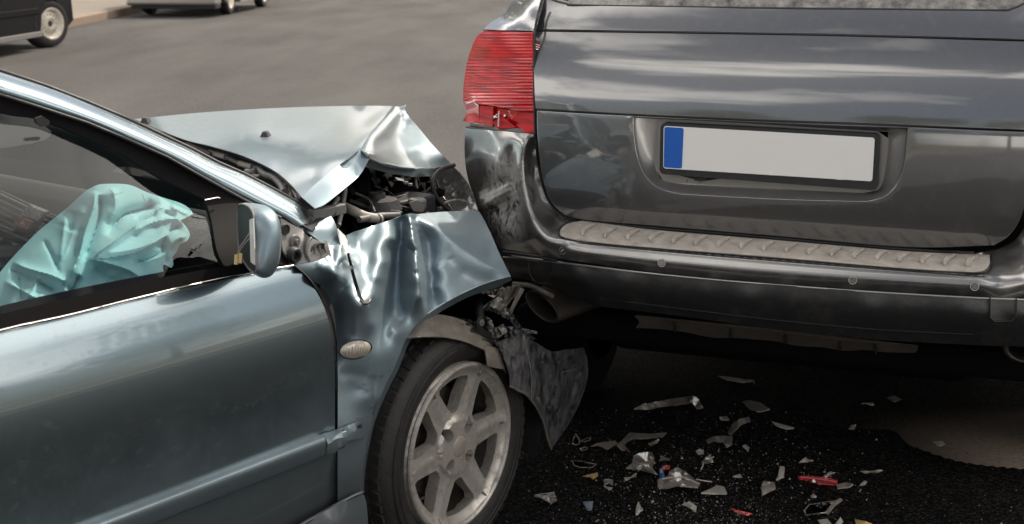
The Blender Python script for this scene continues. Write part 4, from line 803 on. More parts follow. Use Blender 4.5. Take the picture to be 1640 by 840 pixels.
plq('number_plate', rounded([(1063,202),(1401,221),(1397,291),(1062,270)], 4), .0085, M['white'], glow, thick=.002)
plq('plate_band', rounded([(1064,203.5),(1095,205.5),(1092,270.5),(1063,268.5)], 3), .0078, M['blue'], glow, thick=.001)
for a, b in (((1101,288),(1100,293)),((1122,289),(1121,294))): tube('grime_streak', [sp(*a,.036), sp(*b,.036)], .0008, M['black'], glow, n=5)
# --- bumper: one skin from the crushed corner to the sound one
gap_l = [(857,216,.05),(860,250,.055),(866,285,.06),(874,314,.065),(886,335,.068),(904,350,.062)]
gap_b = [(904,350,.062),(935,357,.056),(1050,367,.046),(1250,384,.042),(1450,401,.048),(1560,407,.055)]
gR = [S.at(x, y, U, u) for x, y, u in gap_l]; gR = [(q[0], -q[1], q[2]) for q in gR]
def topx(p):
    q = S.A.T @ np.array(p) + S.o - CAM; z = q @ fwd; return (CX + F*(q@rgt)/z, CY - F*(q@upv)/z)
gap_r = [(*topx(p), p[0]) for p in gR][::-1]
cornerR = [(*topx(p), p[0]) for p in [(.05,-.63,.97),(.3,-.92,.955)]]
sideR = [(*topx(p), p[0]) for p in [(.3,-.92,.955),(.3,-.95,.8),(.26,-.94,.7),(.22,-.91,.64)]]
botm = [(801,398,.14),(850,406,.02),(880,412,-.04),(960,424,-.083),(1060,438,-.098),(1200,451,-.104),(1365,466,-.1),(1500,474,-.085),(1640,480,-.05)]
B_ = [[(745,205,.26),(760,207,.2),(800,210,.11),(840,214,.06),(857,216,.05)], gap_l, gap_b, [gap_b[-1], gap_r[0]], gap_r, [gap_r[-1]] + cornerR, sideR, [sideR[-1], (1720,486,.02), (1640,480,-.05)], botm[::-1],
      [(801,398,.14),(793,385,.16),(782,362,.17),(772,345,.19),(763,328,.23),(755,305,.25),(748,280,.27),(744,245,.275),(745,205,.26)]]
bc = ln([(925,352,.05),(1050,371,.03),(1250,388,.026),(1450,405,.032),(1560,411,.04)], 4)
padl = [(905,382,-.075),(960,390,-.086),(1060,398,-.092),(1250,413,-.096),(1450,430,-.088),(1560,437,-.078)]
bc += ln(padl, 4) + ln([(x, y+8, u-.011) for x, y, u in padl], 4) + ln([(x, y+22, u-.016) for x, y, u in padl], 4)
bc += ln([(1640,445,-.06),(1690,440,.0)], 2) + [(1640,455,-.068),(1610,410,.03),(1630,380,.05),(1640,425,-.02),(1600,437,-.065),(1600,425,-.02)]
# crushed corner: flange ridge, hollows, folds
bc += ln([(845,222,.03),(837,245,.022),(834,270,.02),(837,300,.012),(845,330,.0),(856,352,-.015),(868,370,-.04),(880,386,-.065)], 3)
bc += ln([(852,225,.055),(849,255,.06),(853,290,.06),(862,325,.055),(874,346,.045),(890,362,.02)], 3)
bc += ln([(825,225,.05),(818,250,.075),(816,280,.085),(820,310,.075),(830,340,.05)], 3)
bc += ln([(803,222,.085),(798,245,.075),(799,265,.07),(803,284,.075)], 3)
bc += ln([(785,225,.14),(778,245,.16),(782,270,.16),(790,292,.15)], 3) + [(760,230,.215),(762,260,.225),(768,290,.215),(776,310,.19),(755,245,.235)]
bc += ln([(768,318,.20),(785,308,.165),(803,297,.115),(808,290,.1)], 2) + ln([(775,330,.145),(790,320,.115),(806,306,.085),(812,298,.08)], 2) + ln([(782,340,.16),(798,328,.135),(815,318,.11)], 2)
bc += [(795,350,.13),(810,345,.1),(830,360,.05),(815,370,.075),(800,375,.125),(845,385,.0),(825,390,.06),(808,385,.1),(870,398,-.05),(850,395,.0),(835,375,.03)]
# along the straight middle the skin follows measured lines exactly
LN = [[(905,351.5,.062),(1050,367,.046),(1250,384,.042),(1450,401,.048),(1590,409,.056)], [(905,357,.05),(1050,372,.03),(1250,389,.026),(1450,406,.032),(1590,414,.045)], [(905,382,-.075),(1050,397.5,-.092),(1250,413,-.096),(1450,430,-.088),(1590,440,-.072)], [(905,388,-.082),(1050,403,-.099),(1250,419,-.103),(1450,436,-.095),(1590,446,-.078)], [(905,395,-.089),(1050,411,-.106),(1250,428,-.110),(1450,444,-.102),(1590,453,-.082)], [(905,403,-.091),(1050,421,-.110),(1250,439,-.114),(1450,454,-.105),(1590,462,-.083)], [(905,414,-.07),(1050,437,-.097),(1250,457,-.104),(1450,470,-.092),(1590,478,-.07)]]
LF = [(np.polyfit([p[0] for p in L], [p[1] for p in L], 3), np.polyfit([p[0] for p in L], [p[2] for p in L], 3)) for L in LN]
xs_ = np.linspace(890, 1620, 60); TAB = []
for x in xs_:
    q = np.array(catmull([(np.polyval(a, x), np.polyval(b, x)*400) for a, b in LF], .8)); yy = np.linspace(330, 490, 320); TAB.append(np.interp(yy, q[:, 0], q[:, 1])/400)
TAB = np.array(TAB)
def bump_u(x, y):
    fx_ = np.clip((x-890)/730*59, 0, 58.999); fy_ = np.clip((y-330)/160*319, 0, 318.999); i, j = int(fx_), int(fy_); a, b = fx_-i, fy_-j
    return (TAB[i, j]*(1-a)+TAB[i+1, j]*a)*(1-b) + (TAB[i, j+1]*(1-a)+TAB[i+1, j+1]*a)*b
bt = tps(bc + [q for sg in B_ for q in sg if len(q) == 3], 6e-5)
def bump_fix(x, y):
    wgt = np.clip((x-900)/45, 0, 1)*np.clip((1605-x)/45, 0, 1); wgt = wgt*wgt*(3-2*wgt)
    r = (bump_u(x, y) - float(bt(np.array([[x, y]]))[0]))*wgt if wgt > 0 else 0.
    return r + .0035*sin(x*.45+y*.3)*sin(y*.37-x*.1)*max(0, 1-((x-800)/38)**2)*max(0, 1-((y-325)/38)**2)
bump_m = scuff(scuff(paint('scraped grey bumper paint', (.24,.235,.23), rough=.3, metal=.85, coat=.7, dirt=(20,.46,.85,(.36,.31,.25),.5), coatr=.1), tuple(sp(806,322,.1)), .17, (42,20,30), .4, .5, (.62,.59,.55), .85), tuple(sp(790,375,.13)), .075, (60,60,25), .52, .55, (.02,.02,.022), .9)
bumper = sheet('bumper', S, U, B_, bc, bump_m, suv, step=3.4, ky=2.4, thick=.003, lam=6e-5, fx=bump_fix, angle=75)
for x, y in ((822,327),(828,322)): tube('paint_chip', [sp(x,y,.04), sp(x+4,y+5,.04)], .003, M['black'], bumper, n=6)
# step pad and its ribs
pt = [[(896,372),(900,364),(912,357),(935,353)], [(935,353),(1050,368),(1250,385),(1450,402),(1585,408)], [(1585,408),(1585,422),(1578,431),(1560,435)], [(1560,435),(1450,429),(1250,412),(1060,397),(960,388),(905,380)], [(905,380),(898,377),(896,372)]]
pctl = [(925,354,.045),(1050,370,.026),(1250,386,.022),(1450,403,.028),(1585,410,.04),(896,372,-.03),(905,380,-.07),(960,388,-.084),(1060,397,-.092),(1250,412,-.096),(1450,429,-.088),(1560,435,-.078),(1585,422,-.02)]
pctl += [(x, (a+b)/2, (c+d)/2) for x, a, b, c, d in ((960,357,388,.04,-.084),(1060,370,397,.026,-.092),(1250,386,412,.022,-.096),(1450,403,429,.028,-.088))]
ptps = tps(pctl)
pad = sheet('step_pad', S, U, pt, [(x, y-2.2, u) for x, y, u in pctl], M['pad'], bumper, step=5, thick=.006, bevel=.002)
def padu(x, y): return float(ptps(np.array([[x, y+2.2]]))[0])
tube('pad_joint', curve3([sp(x, y, padu(x, y-2)) for x, y in [(933,352),(912,356),(899,364),(895,373),(903,381),(960,390.5),(1060,399.5),(1250,414.5),(1450,431.5),(1560,437.5),(1580,433),(1587,422),(1587,409)]], 5), .0022, M['black'], bumper, n=6)
for i in range(18):
    t = i/17; xa = 952 + 612*t; yt = float(np.interp(xa, [935,1050,1250,1450,1585], [355,368,385,402,410]))+4.5; xb = xa-19+5*t; yb = float(np.interp(xb, [905,960,1060,1250,1450,1560], [378,385,393,408,425,432]))-3
    pa = [(xa, yt), (xa*.55+xb*.45-5, yt*.6+yb*.4), (xb*.75+xa*.25-5, yb*.7+yt*.3), (xb, yb)]
    tube('rib', [sp(x, y, padu(x, y)) + np.array((-.001, 0, .003)) for x, y in pa], [.003,.0068,.0066,.0028], M['pad'], pad, n=8)
def sensor(x, y, u, broken=False):
    n = np.array((-1, 0, .12)); n /= np.linalg.norm(n); b = basis(sp(x, y, u), (0,-1,0), (.12,0,1), n)
    s = lathe('parking_sensor', [(0,.0025),(.0072,.0025),(.0078,.001),(.0079,.0005)], b, M['suv'] if not broken else M['black'], bumper, n=20)
    lathe('sensor_ring', [(.0079,.0),(.0082,.003),(.0098,.003),(.0104,.0005)], b, M['chrome'], s, n=24)
    if broken: tube('sensor_core', [b((-.004,-.003,.003)), b((.003,.004,.004))], .0025, M['foil'], s, n=6)
bu = lambda x: float(np.interp(x, [880,905,960,1060,1250,1450,1560,1640], [-.075,-.093,-.103,-.109,-.113,-.105,-.096,-.072]))
sensor(902, 401.5, -.086, True); sensor(1060, 421.5, bu(1060)); sensor(1366, 449, bu(1366)-.001); sensor(1561, 459, -.096)
# --- lower bumper
lo_t = [(806,412,.06),(840,414,.02),(900,421,-.06),(980,431,-.105),(1060,440,-.118),(1200,453,-.124),(1400,468,-.118),(1560,477,-.1),(1640,480,-.07),(1720,486,.0)]
lo_m = [(812,428,.05),(860,436,-.02),(920,443,-.085),(1000,452,-.118),(1200,474,-.132),(1400,489,-.126),(1560,497,-.108),(1640,500,-.078),(1720,506,-.005)]
lo_b = [(1720,560,.03),(1640,556,-.03),(1560,553,-.05),(1400,544,-.075),(1250,529,-.085),(1100,508,-.08),(1000,496,-.06),(950,489,-.03),(900,470,.02),(850,450,.06),(815,440,.08)]
lowb = sheet('lower_bumper', S, U, [lo_t, [lo_t[-1], lo_b[0]], lo_b, [lo_b[-1], lo_t[0]]], ln(lo_m, 3) + ln([(x, y+4, u-.002) for x, y, u in lo_m], 3) + ln([(x, y+2, u-.003) for x, y, u in lo_t], 2) + ln([(960,478,-.075),(1100,496,-.1),(1250,514,-.106),(1400,528,-.098),(1560,536,-.075)], 3), M['lowbump'], suv, step=5, thick=.006, lam=2e-4)
tube('bumper_edge', curve3([sp(x, y+.5, u-.003) for x, y, u in lo_t], 4), .0028, M['suv_bump'], lowb, n=6)
tube('split_line', curve3([sp(x, y, u-.0005) for x, y, u in [(960,478,-.075),(1100,496,-.1),(1250,514,-.106),(1400,528,-.098),(1560,536,-.075)]], 4), .0016, M['black'], lowb, n=5)
def cover(name, q, par, off): return sheet(name, S, U, q, [], M['lowbump'], par, step=5, thick=.004, bevel=.001)
cover('tow_eye_cover', [(846,418,-.02),(880,421,-.06),(882,452,-.03),(858,452,-.01),(848,438,-.02)], lowb, 0)
tube('cover_gap', [sp(846,417,-.024), sp(848,438,-.026), sp(857,453,-.014), sp(880,455,-.036)], .0022, M['black'], lowb, n=6)
cover('tow_eye_cover', [(1586,477,-.098),(1626,479,-.082),(1626,507,-.088),(1620,513,-.085),(1592,514,-.1),(1586,508,-.104)], lowb, 0)
tube('cover_gap', [sp(1586,476,-.102), sp(1586,509,-.108), sp(1593,515.5,-.104), sp(1620,514.5,-.09), sp(1627,507,-.092), sp(1628,479,-.087)], .0018, M['black'], lowb, n=6)
for a, b, r in (((806,403,.05),(870,412,-.02),.004),((820,410,.04),(900,421,-.06),.003),((870,414,-.03),(892,418,-.055),.004)): tube('torn_clip', [sp(*a), sp(*b)], r, M['hose'] if r < .004 else M['black'], lowb, n=6)
# --- skid plate, exhausts, underside
skp = [[(1016,507,.05),(1080,515,.03),(1160,523,.02),(1250,533,.02),(1350,545,.02),(1470,557,.03)], [(1470,557,.03),(1466,565,.04),(1440,565,.05)], [(1440,565,.05),(1410,564,.05),(1385,561,.055),(1350,562,.06),(1320,557,.05),(1275,554,.06),(1240,547,.055),(1180,542,.06),(1140,541,.06),(1100,533,.055),(1060,528,.06),(1030,526,.06),(1018,526,.06)], [(1018,526,.06),(1024,516,.05),(1016,507,.05)]]
skid = sheet('skid_plate', S, U, skp, [], M['skid'], suv, step=5, thick=.008)
for x, y in ((1080,523),(1170,532),(1258,543),(1345,553),(1402,559)): tube('skid_notch', [sp(x,y-7,.024), sp(x+1,y+8,.052)], .003, M['black'], skid, n=5)
def exhaust(c, ax, rx, rz, length, tilt):
    ct, st = cos(tilt), sin(tilt); rings = []
    a0 = np.array(ax, float); a0 /= np.linalg.norm(a0); sx = np.cross(a0, (0,0,1)); sx /= np.linalg.norm(sx); sz = np.cross(sx, a0)
    for d, k in ((.16,.86),(0,.88),(-.002,.93),(0,1.0),(.02,1.02),(length*.5,1.0),(length,.9)):
        rings.append([np.array(c) + a0*d + k*(rx*cos(a)*(ct*sx+st*sz) + rz*sin(a)*(-st*sx+ct*sz)) for a in np.linspace(0, 2*pi, 40, endpoint=False)])
    e = loft('exhaust_pipe', rings, M['pipe'], suv, closed=True); 
    mesh('pipe_inside', rings[0], [tuple(range(40))], M['black'], e, smooth=False); return e
exhaust(sp(868,492,.02), (.86,-.5,.1), .068, .034, .4, -.3)
exhaust(S.at(1662,557,U,-.01), (.95,.2,0), .075, .04, .4, .1)
tube('exhaust_bracket', curve3([sp(822,455,.03), sp(850,458,.02), sp(868,466,.0), sp(885,475,.02)]), .007, M['liner'], suv, n=7)
box('underbody', (.12,4.2,-.86,.70,.42,.5), M['under'], suv, bevel=.02); box('rear_muffler', (.3,.55,-.5,.5,.34,.43), M['under'], suv, bevel=.05)
for sg in (1, -1): box('sill', (1.35,3.4,sg*.86-.04,sg*.86+.04,.25,.52), M['under'], suv, bevel=.02)  # unseen sills, added to keep light off the ground below
box('valance_light_block', (4.1,4.3,-.8,.8,.18,.5), M['under'], suv, bevel=.02); box('axle_light_block', (.9,1.06,-.75,.75,.24,.4), M['under'], suv, bevel=.03); box('gearbox_light_block', (1.6,3.2,-.3,.3,.26,.43), M['under'], suv, bevel=.04)  # unseen boxes, added to block light coming in under the SUV
# --- tail lamp with its moulded ribs, broken at the foot
TL = [[(775,50,.21),(800,51,.15),(830,51.5,.11),(853,52.5,.075)], [(853,52.5,.075),(854,120,.062),(855,180,.057)], [(855,180,.057),(835,180,.075),(812,174,.10),(790,170,.13),(770,167,.17),(758,163,.2),(742,166,.285)], [(742,166,.285),(742,140,.29),(747,105,.285),(754,80,.27),(763,60,.24),(775,50,.21)]]
tlf = lambda x, y: (.0024*sin(2*pi*y/5.1) if y > 95 else .0009*sin(2*pi*y/5.1))*(1 if x > 745 else .3)
lens = sheet('tail_lamp', S, U, TL, [(800,100,.135),(800,150,.13),(825,80,.1),(830,150,.085),(765,120,.215),(765,150,.21),(780,75,.18),(752,140,.25)], M['red'], suv, step=1.7, fx=tlf, thick=.003, angle=80, lam=1e-5)
random.seed(3)
def rshard(pts, mat=M['red'], par=lens): return sheet('broken_lens', S, U, pts, [], mat, par, step=4, thick=.0025)
rshard([(744,167,.26),(757,164,.21),(766,168,.19),(768,196,.185),(752,197,.22),(741,194,.28),(748,182,.26)])
rshard([(748,166,.275),(765,168,.225),(800,174,.15),(855,182,.085),(856,212,.082),(842,212,.095),(800,207,.15),(770,201,.2),(752,198,.26)], M['red'])
rshard([(768,170,.178),(790,172,.15),(789,204,.15),(768,199,.18)], M['red'])
rshard([(812,176,.115),(855,181,.07),(855,192,.07),(834,198,.09),(818,190,.105)])
rshard([(786,196,.135),(806,188,.115),(826,204,.1),(800,208,.125)], M['red']); rshard([(826,200,.09),(855,190,.06),(855,213,.06),(842,213,.07)], M['red'])
sheet('lamp_reflector', S, U, [(764,166,.24),(855,176,.1),(856,214,.09),(800,209,.17),(752,204,.26)], [], M['redin'], lens, step=6, thick=.004)
for x, y, r in ((797,188,.009),(813,186,.008)):
    lathe('lamp_bulb', [(0,.012),(r*.6,.010),(r,.002),(r*.9,-.02)], basis(sp(x, y, .14), (0,-1,0), (0,0,1), (-1,.3,0)), M['chrome'], lens, n=16)
for a, b in (((799,178,.115),(798,203,.115)),((760,165,.2),(766,170,.18)),((748,166,.24),(760,162,.195))): tube('lens_edge', [sp(*a), sp(*b)], .0016, M['white'], lens, n=5)
sheet('lamp_base', S, U, [[(748,201,.262),(765,203,.21),(800,208,.13),(857,215,.062)], [(857,215,.062),(856,209,.07),(800,203,.14),(760,199,.22)], [(760,199,.22),(748,201,.262)]], [], M['grey'], lens, step=5)
tube('lamp_joint', curve3([sp(747,204,.255), sp(765,206,.2), sp(800,209.5,.115), sp(857,216.5,.05)]), .003, M['black'], suv, n=6)
tube('gate_joint', curve3([sp(x, y, u) for x, y, u in [(869,-4,.14),(863,18,.115),(857,49,.078),(855.5,110,.062),(856,180,.055),(858,220,.058),(861,255,.06),(867,290,.062),(876,316,.066),(889,336,.066),(905,349,.058)]]), .0032, M['black'], suv, n=6)
tube('gate_joint', curve3([sp(x, y, u) for x, y, u in [(903,349,.05),(935,355,.044),(1050,365.5,.034),(1250,382,.03),(1450,399.5,.036),(1560,405.5,.044)]]), .0042, M['black'], suv, n=6)
for q in ([(859,49),(1000,51),(1200,54),(1400,58),(1640,64)], [(859,175.5),(1000,183.5),(1200,192.5),(1400,199.5),(1640,207.5)]):
    tube('panel_joint', [(gu(v, z)+.004, v, z) for v, z in vzpx(q)] + [(gu(.6,1.1)+.01, -.6, vzpx(q[-1:])[0][1]-.002)], .0035, M['black'], suv, n=6)
# quarter panel and roof pillar over the lamp
qp = [[(853,50,.085),(830,49,.12),(800,48.5,.16),(774,47,.22)], [(774,47,.22),(785,37,.28),(800,28,.32),(816,16,.36),(828,2,.4),(836,-14,.44)], [(836,-14,.44),(872,-14,.2)], [(872,-14,.2),(864,18,.125),(858,38,.095),(853,50,.085)]]
sheet('quarter_panel', S, U, qp, [(825,35,.17),(840,15,.2),(850,-5,.26)], M['suv'], suv, step=5, thick=.006)
# --- the rest of the body: sides, roof, wheels
def half(z_list): return z_list
rings = []
for u, top, hwb, hwt in ((.42,1.28,.945,.80),(.55,1.62,.955,.66),(1.0,1.7,.96,.66),(2.3,1.7,.96,.64),(2.9,1.2,.955,.75),(3.3,1.08,.95,.8),(4.2,.95,.88,.7),(4.5,.8,.75,.6)):
    bz = .5 if u < 4 else .45
    pr = [(hwb-.06,bz),(hwb,.7),(hwb,.95),(hwb-.02,1.06),(hwt+.05,min(top-.03, 1.6)),(hwt-.06,top)]
    rings.append([(u, v, z) for v, z in pr] + [(u, -v, z) for v, z in pr[::-1]])
sbody = loft('body_shell', rings, M['suv'], suv, closed=True, caps=True, angle=35)
for s in (1, -1):
    loft('side_panel', [[(u, s*v, z) for v, z in ((.90,.48),(.95,.7),(.955,.95),(.93,1.04),(.84,1.27))] for u in ((.27,.3,.36,.44) if s < 0 else (.32,.36,.4,.44))], M['suv'], suv) if s < 0 else None
sheet('tail_lamp', S, U, [(*topx((.08,-.62,1.245)),.08), (*topx((.22,-.84,1.245)),.22), (*topx((.29,-.92,1.05)),.29), (*topx((.27,-.92,.965)),.27), (*topx((.06,-.62,.965)),.06)], [], M['red'], suv, step=6)
loft('roof_pillar', [[(.08,-.6,1.25),(.22,-.85,1.25),(.44,-.9,1.2)], [(.2,-.57,1.36),(.3,-.78,1.36),(.46,-.84,1.36)], [(.42,-.5,1.64),(.5,-.6,1.64),(.56,-.7,1.6)]], M['suv'], suv, thick=.004)
loft('roof_pillar', [[(.2,.585,1.36),(.33,.73,1.36),(.46,.84,1.36)], [(.42,.5,1.64),(.5,.6,1.64),(.56,.7,1.6)]], M['suv'], suv, thick=.004)
box('spoiler', (.3,.6,-.56,.56,1.64,1.7), M['suv'], suv, bevel=.02)
for uu in (.98, 3.75):
    for s in (1, -1): 
        wh = lathe('wheel', [(0,.0),(.24,-.02),(.25,.0),(.34,.0),(.36,-.03),(.36,-.22),(.25,-.24)], basis((uu, s*.93, .36), (1,0,0), (0,0,1), (0,s,0)), M['under'], suv, n=40)
tube('side_mirror', [S.loc((-.05,9,0))*0 + np.array(p) for p in [(2.55,.95,1.18),(2.55,1.16,1.2)]], [.06,.11], M['black'], suv, n=12)

# ================================================================== parked cars across the road
def simple_car(name, label, origin, ang, prof, width, wheels, mat, wmat, rw, group, rim, strip_z=None, lampm=None):
    fr = Frame(origin, ang); r = root(name, fr, label, 'car', group)
    n = len(prof); vs, fs = [], []
    ins = [(0, .04), (.02, 0), (width-.02, 0), (width, .04)]
    for v, sh in ins:
        cx_, cz_ = np.mean([p[0] for p in prof]), np.mean([p[1] for p in prof])
        for u, z in prof: k = 1-sh/1.2; vs.append((cx_+(u-cx_)*k, v, cz_+(z-cz_)*k))
    for i in range(3):
        for j in range(n): j2 = (j+1) % n; fs.append((i*n+j, (i+1)*n+j, (i+1)*n+j2, i*n+j2))
    fs += [tuple(range(n))[::-1], tuple(3*n+j for j in range(n))]
    mesh('body', vs, fs, mat, r, bevel=.03, smooth=False)
    u0, u1 = min(p[0] for p in prof), max(p[0] for p in prof)
    for u, v, s, st in wheels:
        b = basis((u, v, rw), (cos(st), -sin(st), 0), (0,0,1), (-sin(st)*s, s*cos(st), 0))
        wr_ = lathe('wheel', [(rw*.66,-.17),(rw*.8,-.185),(rw*.96,-.17),(rw,-.14),(rw,-.04),(rw*.95,-.008),(rw*.82,.002),(rw*.7,-.004),(rw*.66,-.02)], b, M['tyre'], r, n=48)
        if rim == 'steel':
            rm_ = lathe('rim', [(0,-.03),(.055,-.028),(.06,-.012),(.085,-.01),(.1,-.03),(.135,-.035),(.16,-.05),(.175,-.012),(.19,.003),(rw*.68,.0)], b, wmat, wr_, n=40)
            for k in range(14): a = 2*pi*k/14; lathe('rim_slot', [(0,.001),(.011,.001),(.0125,-.002)], basis(b((.123*cos(a), .123*sin(a), -.032)), (1,0,0), (0,0,1), (0,s,0)), M['black'], rm_, n=8)
            lathe('hub_hole', [(0,.001),(.04,.001)], basis(b((0,0,-.028)), (cos(st), -sin(st), 0), (0,0,1), (-sin(st)*s, s*cos(st), 0)), M['black'], rm_, n=16)
        else: lathe('rim', [(0,-.01),(.1,-.02),(.16,-.02),(rw*.68,0)], b, wmat, wr_, n=32)
    return r, fr
def arcp(u, r, zc, zlo):
    return [(u + r*cos(a), max(zlo, zc + r*sin(a))) for a in np.linspace(pi, 0, 9)]
p_hatch = [(-3.3,.35),(-3.35,.75),(-3.2,.98),(-2.9,1.38),(-1.7,1.44),(-.8,.98),(.3,.88),(.66,.72),(.7,.32),(.42,.2)] + arcp(0,.36,.3,.2)[::-1] + [(-.42,.2),(-2.1,.2)] + arcp(-2.5,.36,.3,.2)[::-1] + [(-2.95,.22)]
o1 = np.array((-6.05, 19.0, 0)); c1, f1 = simple_car('parked_car', 'dark navy parked car with beige steel front wheel at the top left of the picture', o1, 6, p_hatch, 1.66, [(0,.02,-1,R(22)),(-2.5,.02,-1,0),(0,1.64,1,0),(-2.5,1.64,1,0)], M['navy'], M['steel'], .31, None, 'steel')
box('side_moulding', (-2.1,-.45,-.015,.02,.46,.54), M['trim'], c1, bevel=.01); box('sill', (-2.05,-.4,-.02,.05,.17,.24), M['grey'], c1, bevel=.01)
box('side_glass', (-2.6,-1.0,-.004,.03,1.0,1.3), M['sglass'], c1, bevel=.02); box('front_bumper', (.55,.76,.05,1.6,.3,.56), M['trim'], c1, bevel=.04)
box('door_seam', (-.56,-.55,-.004,.02,.26,.95), M['black'], c1, bevel=0); box('rear_lamp', (-3.37,-3.2,.05,.3,.6,.9), M['red'], c1, bevel=.02)
p_sal = [(-.05,.38),(-.08,.8),(.05,1.0),(.7,1.05),(1.2,1.4),(2.5,1.42),(3.2,.98),(4.1,.85),(4.3,.6),(4.3,.3),(4.0,.2)] + arcp(3.45,.36,.3,.2)[::-1] + [(3.05,.2),(1.3,.2)] + arcp(.85,.36,.3,.2)[::-1] + [(.45,.22),(.2,.3)]
c2, f2 = simple_car('parked_car', 'pale silver parked car seen from behind further up the road', np.array((-5.2, 25.9, 0)), 4, p_sal, 1.75, [(.85,.06,-1,0),(3.45,.06,-1,0),(.85,1.69,1,0),(3.45,1.69,1,0)], M['silver'], M['steel'], .31, None, 'plain')
box('rear_bumper', (-.16,.1,.03,1.72,.2,.62), M['silver'], c2, bevel=.05); box('bumper_underside', (-.1,.3,.1,1.65,.14,.195), M['black'], c2, bevel=.02)
for v in (.08, 1.37): box('rear_lamp', (-.1,.02,v,v+.3,.68,.86), M['red'], c2, bevel=.02)
box('number_plate', (-.175,-.165,.6,1.12,.42,.53), M['white'], c2, bevel=.002); box('rear_glass', (.85,.9,.2,1.55,1.08,1.32), M['sglass'], c2, bevel=.01)
# ================================================================== trees behind the camera and along the right pavement (they show in the paint)
bark = pbr('tree bark', (.09,.07,.05), .9, var=(12,.3), bump=(40,.6)); leafm = pbr('tree leaves', (.045,.075,.025), .7, var=(2.5,.3), tint2=(.09,.12,.045))
def tree_data(seed, h, rad, n):
    rng = random.Random(seed); cl = []
    for i in range(34):
        a, e = rng.uniform(0, 2*pi), rng.uniform(-.6, 1.2); q = rng.uniform(.35, 1.0); cl.append((rad*q*cos(a)*cos(e), rad*q*sin(a)*cos(e), h*.62 + h*.36*q*sin(e), rng.uniform(.25, .5)*rad))
    v, f = [], []
    for i in range(n):
        cx_, cy_, cz_, r = rng.choice(cl); d = Vector((rng.gauss(0,1), rng.gauss(0,1), rng.gauss(0,1))).normalized()*r*rng.uniform(.5,1); p = Vector((cx_, cy_, cz_))+d
        a = Vector((rng.gauss(0,1), rng.gauss(0,1), rng.gauss(0,.6))).normalized(); b = a.orthogonal().normalized(); s = rng.uniform(.09,.2); k = len(v)
        v += [p-a*s, p+b*s*.55, p+a*s, p-b*s*.55]; f.append((k,k+1,k+2,k+3))
    return v, f, cl
protos = []
for i, (h, rad) in enumerate(((7.5,2.7),(9,3.0),(6.2,2.4))):
    v, f, cl = tree_data(20+i, h, rad, 5200); protos.append((v, f, cl, h, rad))
tree_meshes = {}
def tree(x, y, k, sc_, rot, label):
    r = bpy.data.objects.new('tree', None); C.objects.link(r); r.location = (x, y, 0); r.rotation_euler = (0, 0, rot); r.scale = (sc_,)*3; tag(r, label, 'tree', 'trees round the street outside the picture')
    if k not in tree_meshes:
        v, f, cl, h, rad = protos[k]; a = mesh('crown', v, f, leafm, r, smooth=False); a['kind'] = 'stuff'
        t = tube('trunk', [(0,0,-.05),(.05,.02,h*.25),(-.04,.05,h*.5),(0,0,h*.8)], [.24,.18,.14,.05], bark, r, n=10); bs_ = []
        for c in cl[:9]: bs_.append(tube('branch', [(0,0,h*.42),(c[0]*.4,c[1]*.4,(h*.45+c[2])/2),(c[0]*.85,c[1]*.85,c[2])], [.09,.06,.02], bark, r, n=6))
        tree_meshes[k] = [a, t] + bs_
    else:
        for q in tree_meshes[k]: d = q.copy(); d.parent = r; C.objects.link(d)
for i, (x, y, k, s_, rot) in enumerate(TREES): tree(x, y, k, s_, rot, ('leafy tree beyond the end of the street' if y > 30 else 'leafy tree across the open ground right of the cars' if x > 30 else 'leafy tree behind the photographer'))

# ================================================================== wreckage on the asphalt
G = GND
mlens = pbr('dirty clear lens', (.42,.37,.32), .3, coat=.5, var=(60,.25), tint2=(.2,.17,.15), bump=(90,.4))
mwhite = pbr('pale plastic', (.62,.58,.52), .4, var=(50,.3), tint2=(.4,.36,.32), bump=(80,.3))
mbrown = pbr('dusty plastic', (.2,.17,.145), .6, var=(50,.3), tint2=(.3,.26,.22), bump=(80,.4))
mdark2 = pbr('dark plastic scrap', (.035,.034,.036), .4, var=(40,.3), tint2=(.09,.085,.08))
mredp = pbr('red plastic', (.5,.03,.035), .25, coat=.6, var=(80,.3), tint2=(.7,.12,.12)); mbluep = pbr('blue plastic', (.05,.2,.5), .4, var=(80,.3)); mslate = pbr('blue grey plastic', (.2,.24,.3), .35, var=(60,.3)); mbrass = pbr('ochre plastic', (.5,.34,.14), .45, var=(60,.3))
mclear = glass('clear shard', (.75,.78,.76), 1.55, .08)
random.seed(21)
def shard(name, label, cat, pts, mat, h=.02, thick=.0045, rim=None, parts=(), group='broken pieces on the asphalt', curl=0):
    mx_, my_ = np.mean([p[0] for p in pts]), np.mean([p[1] for p in pts]); o0 = G.wld(G.at(mx_, my_, Z, 0))
    r = bpy.data.objects.new(name, None); C.objects.link(r); r.location = o0; r.empty_display_size = .02; tag(r, label, cat, group)
    fr = Frame(o0, 90); base = [(x, y, random.choice((.002, .003, .006, h))) for x, y in pts]
    kind = {'lens_shard': 'lens_piece', 'glass_shard': 'pane'}.get(name, 'shell')
    p = sheet(kind, fr, Z, base, [(mx_, my_, h*.8+curl)], mat, r, step=4, thick=thick, fx=lambda x, y: .0015*sin(x*.5+y))
    lit = [fr.at(x, y, Z, z+.001) for x, y, z in base]
    if rim: tube('broken_edge', lit, .0016, rim, r, n=5, closed=True)
    for nm, q, m_, rr in parts: tube(nm, [fr.at(x, y, Z, z) for x, y, z in q], rr, m_, r, n=6)
    return r
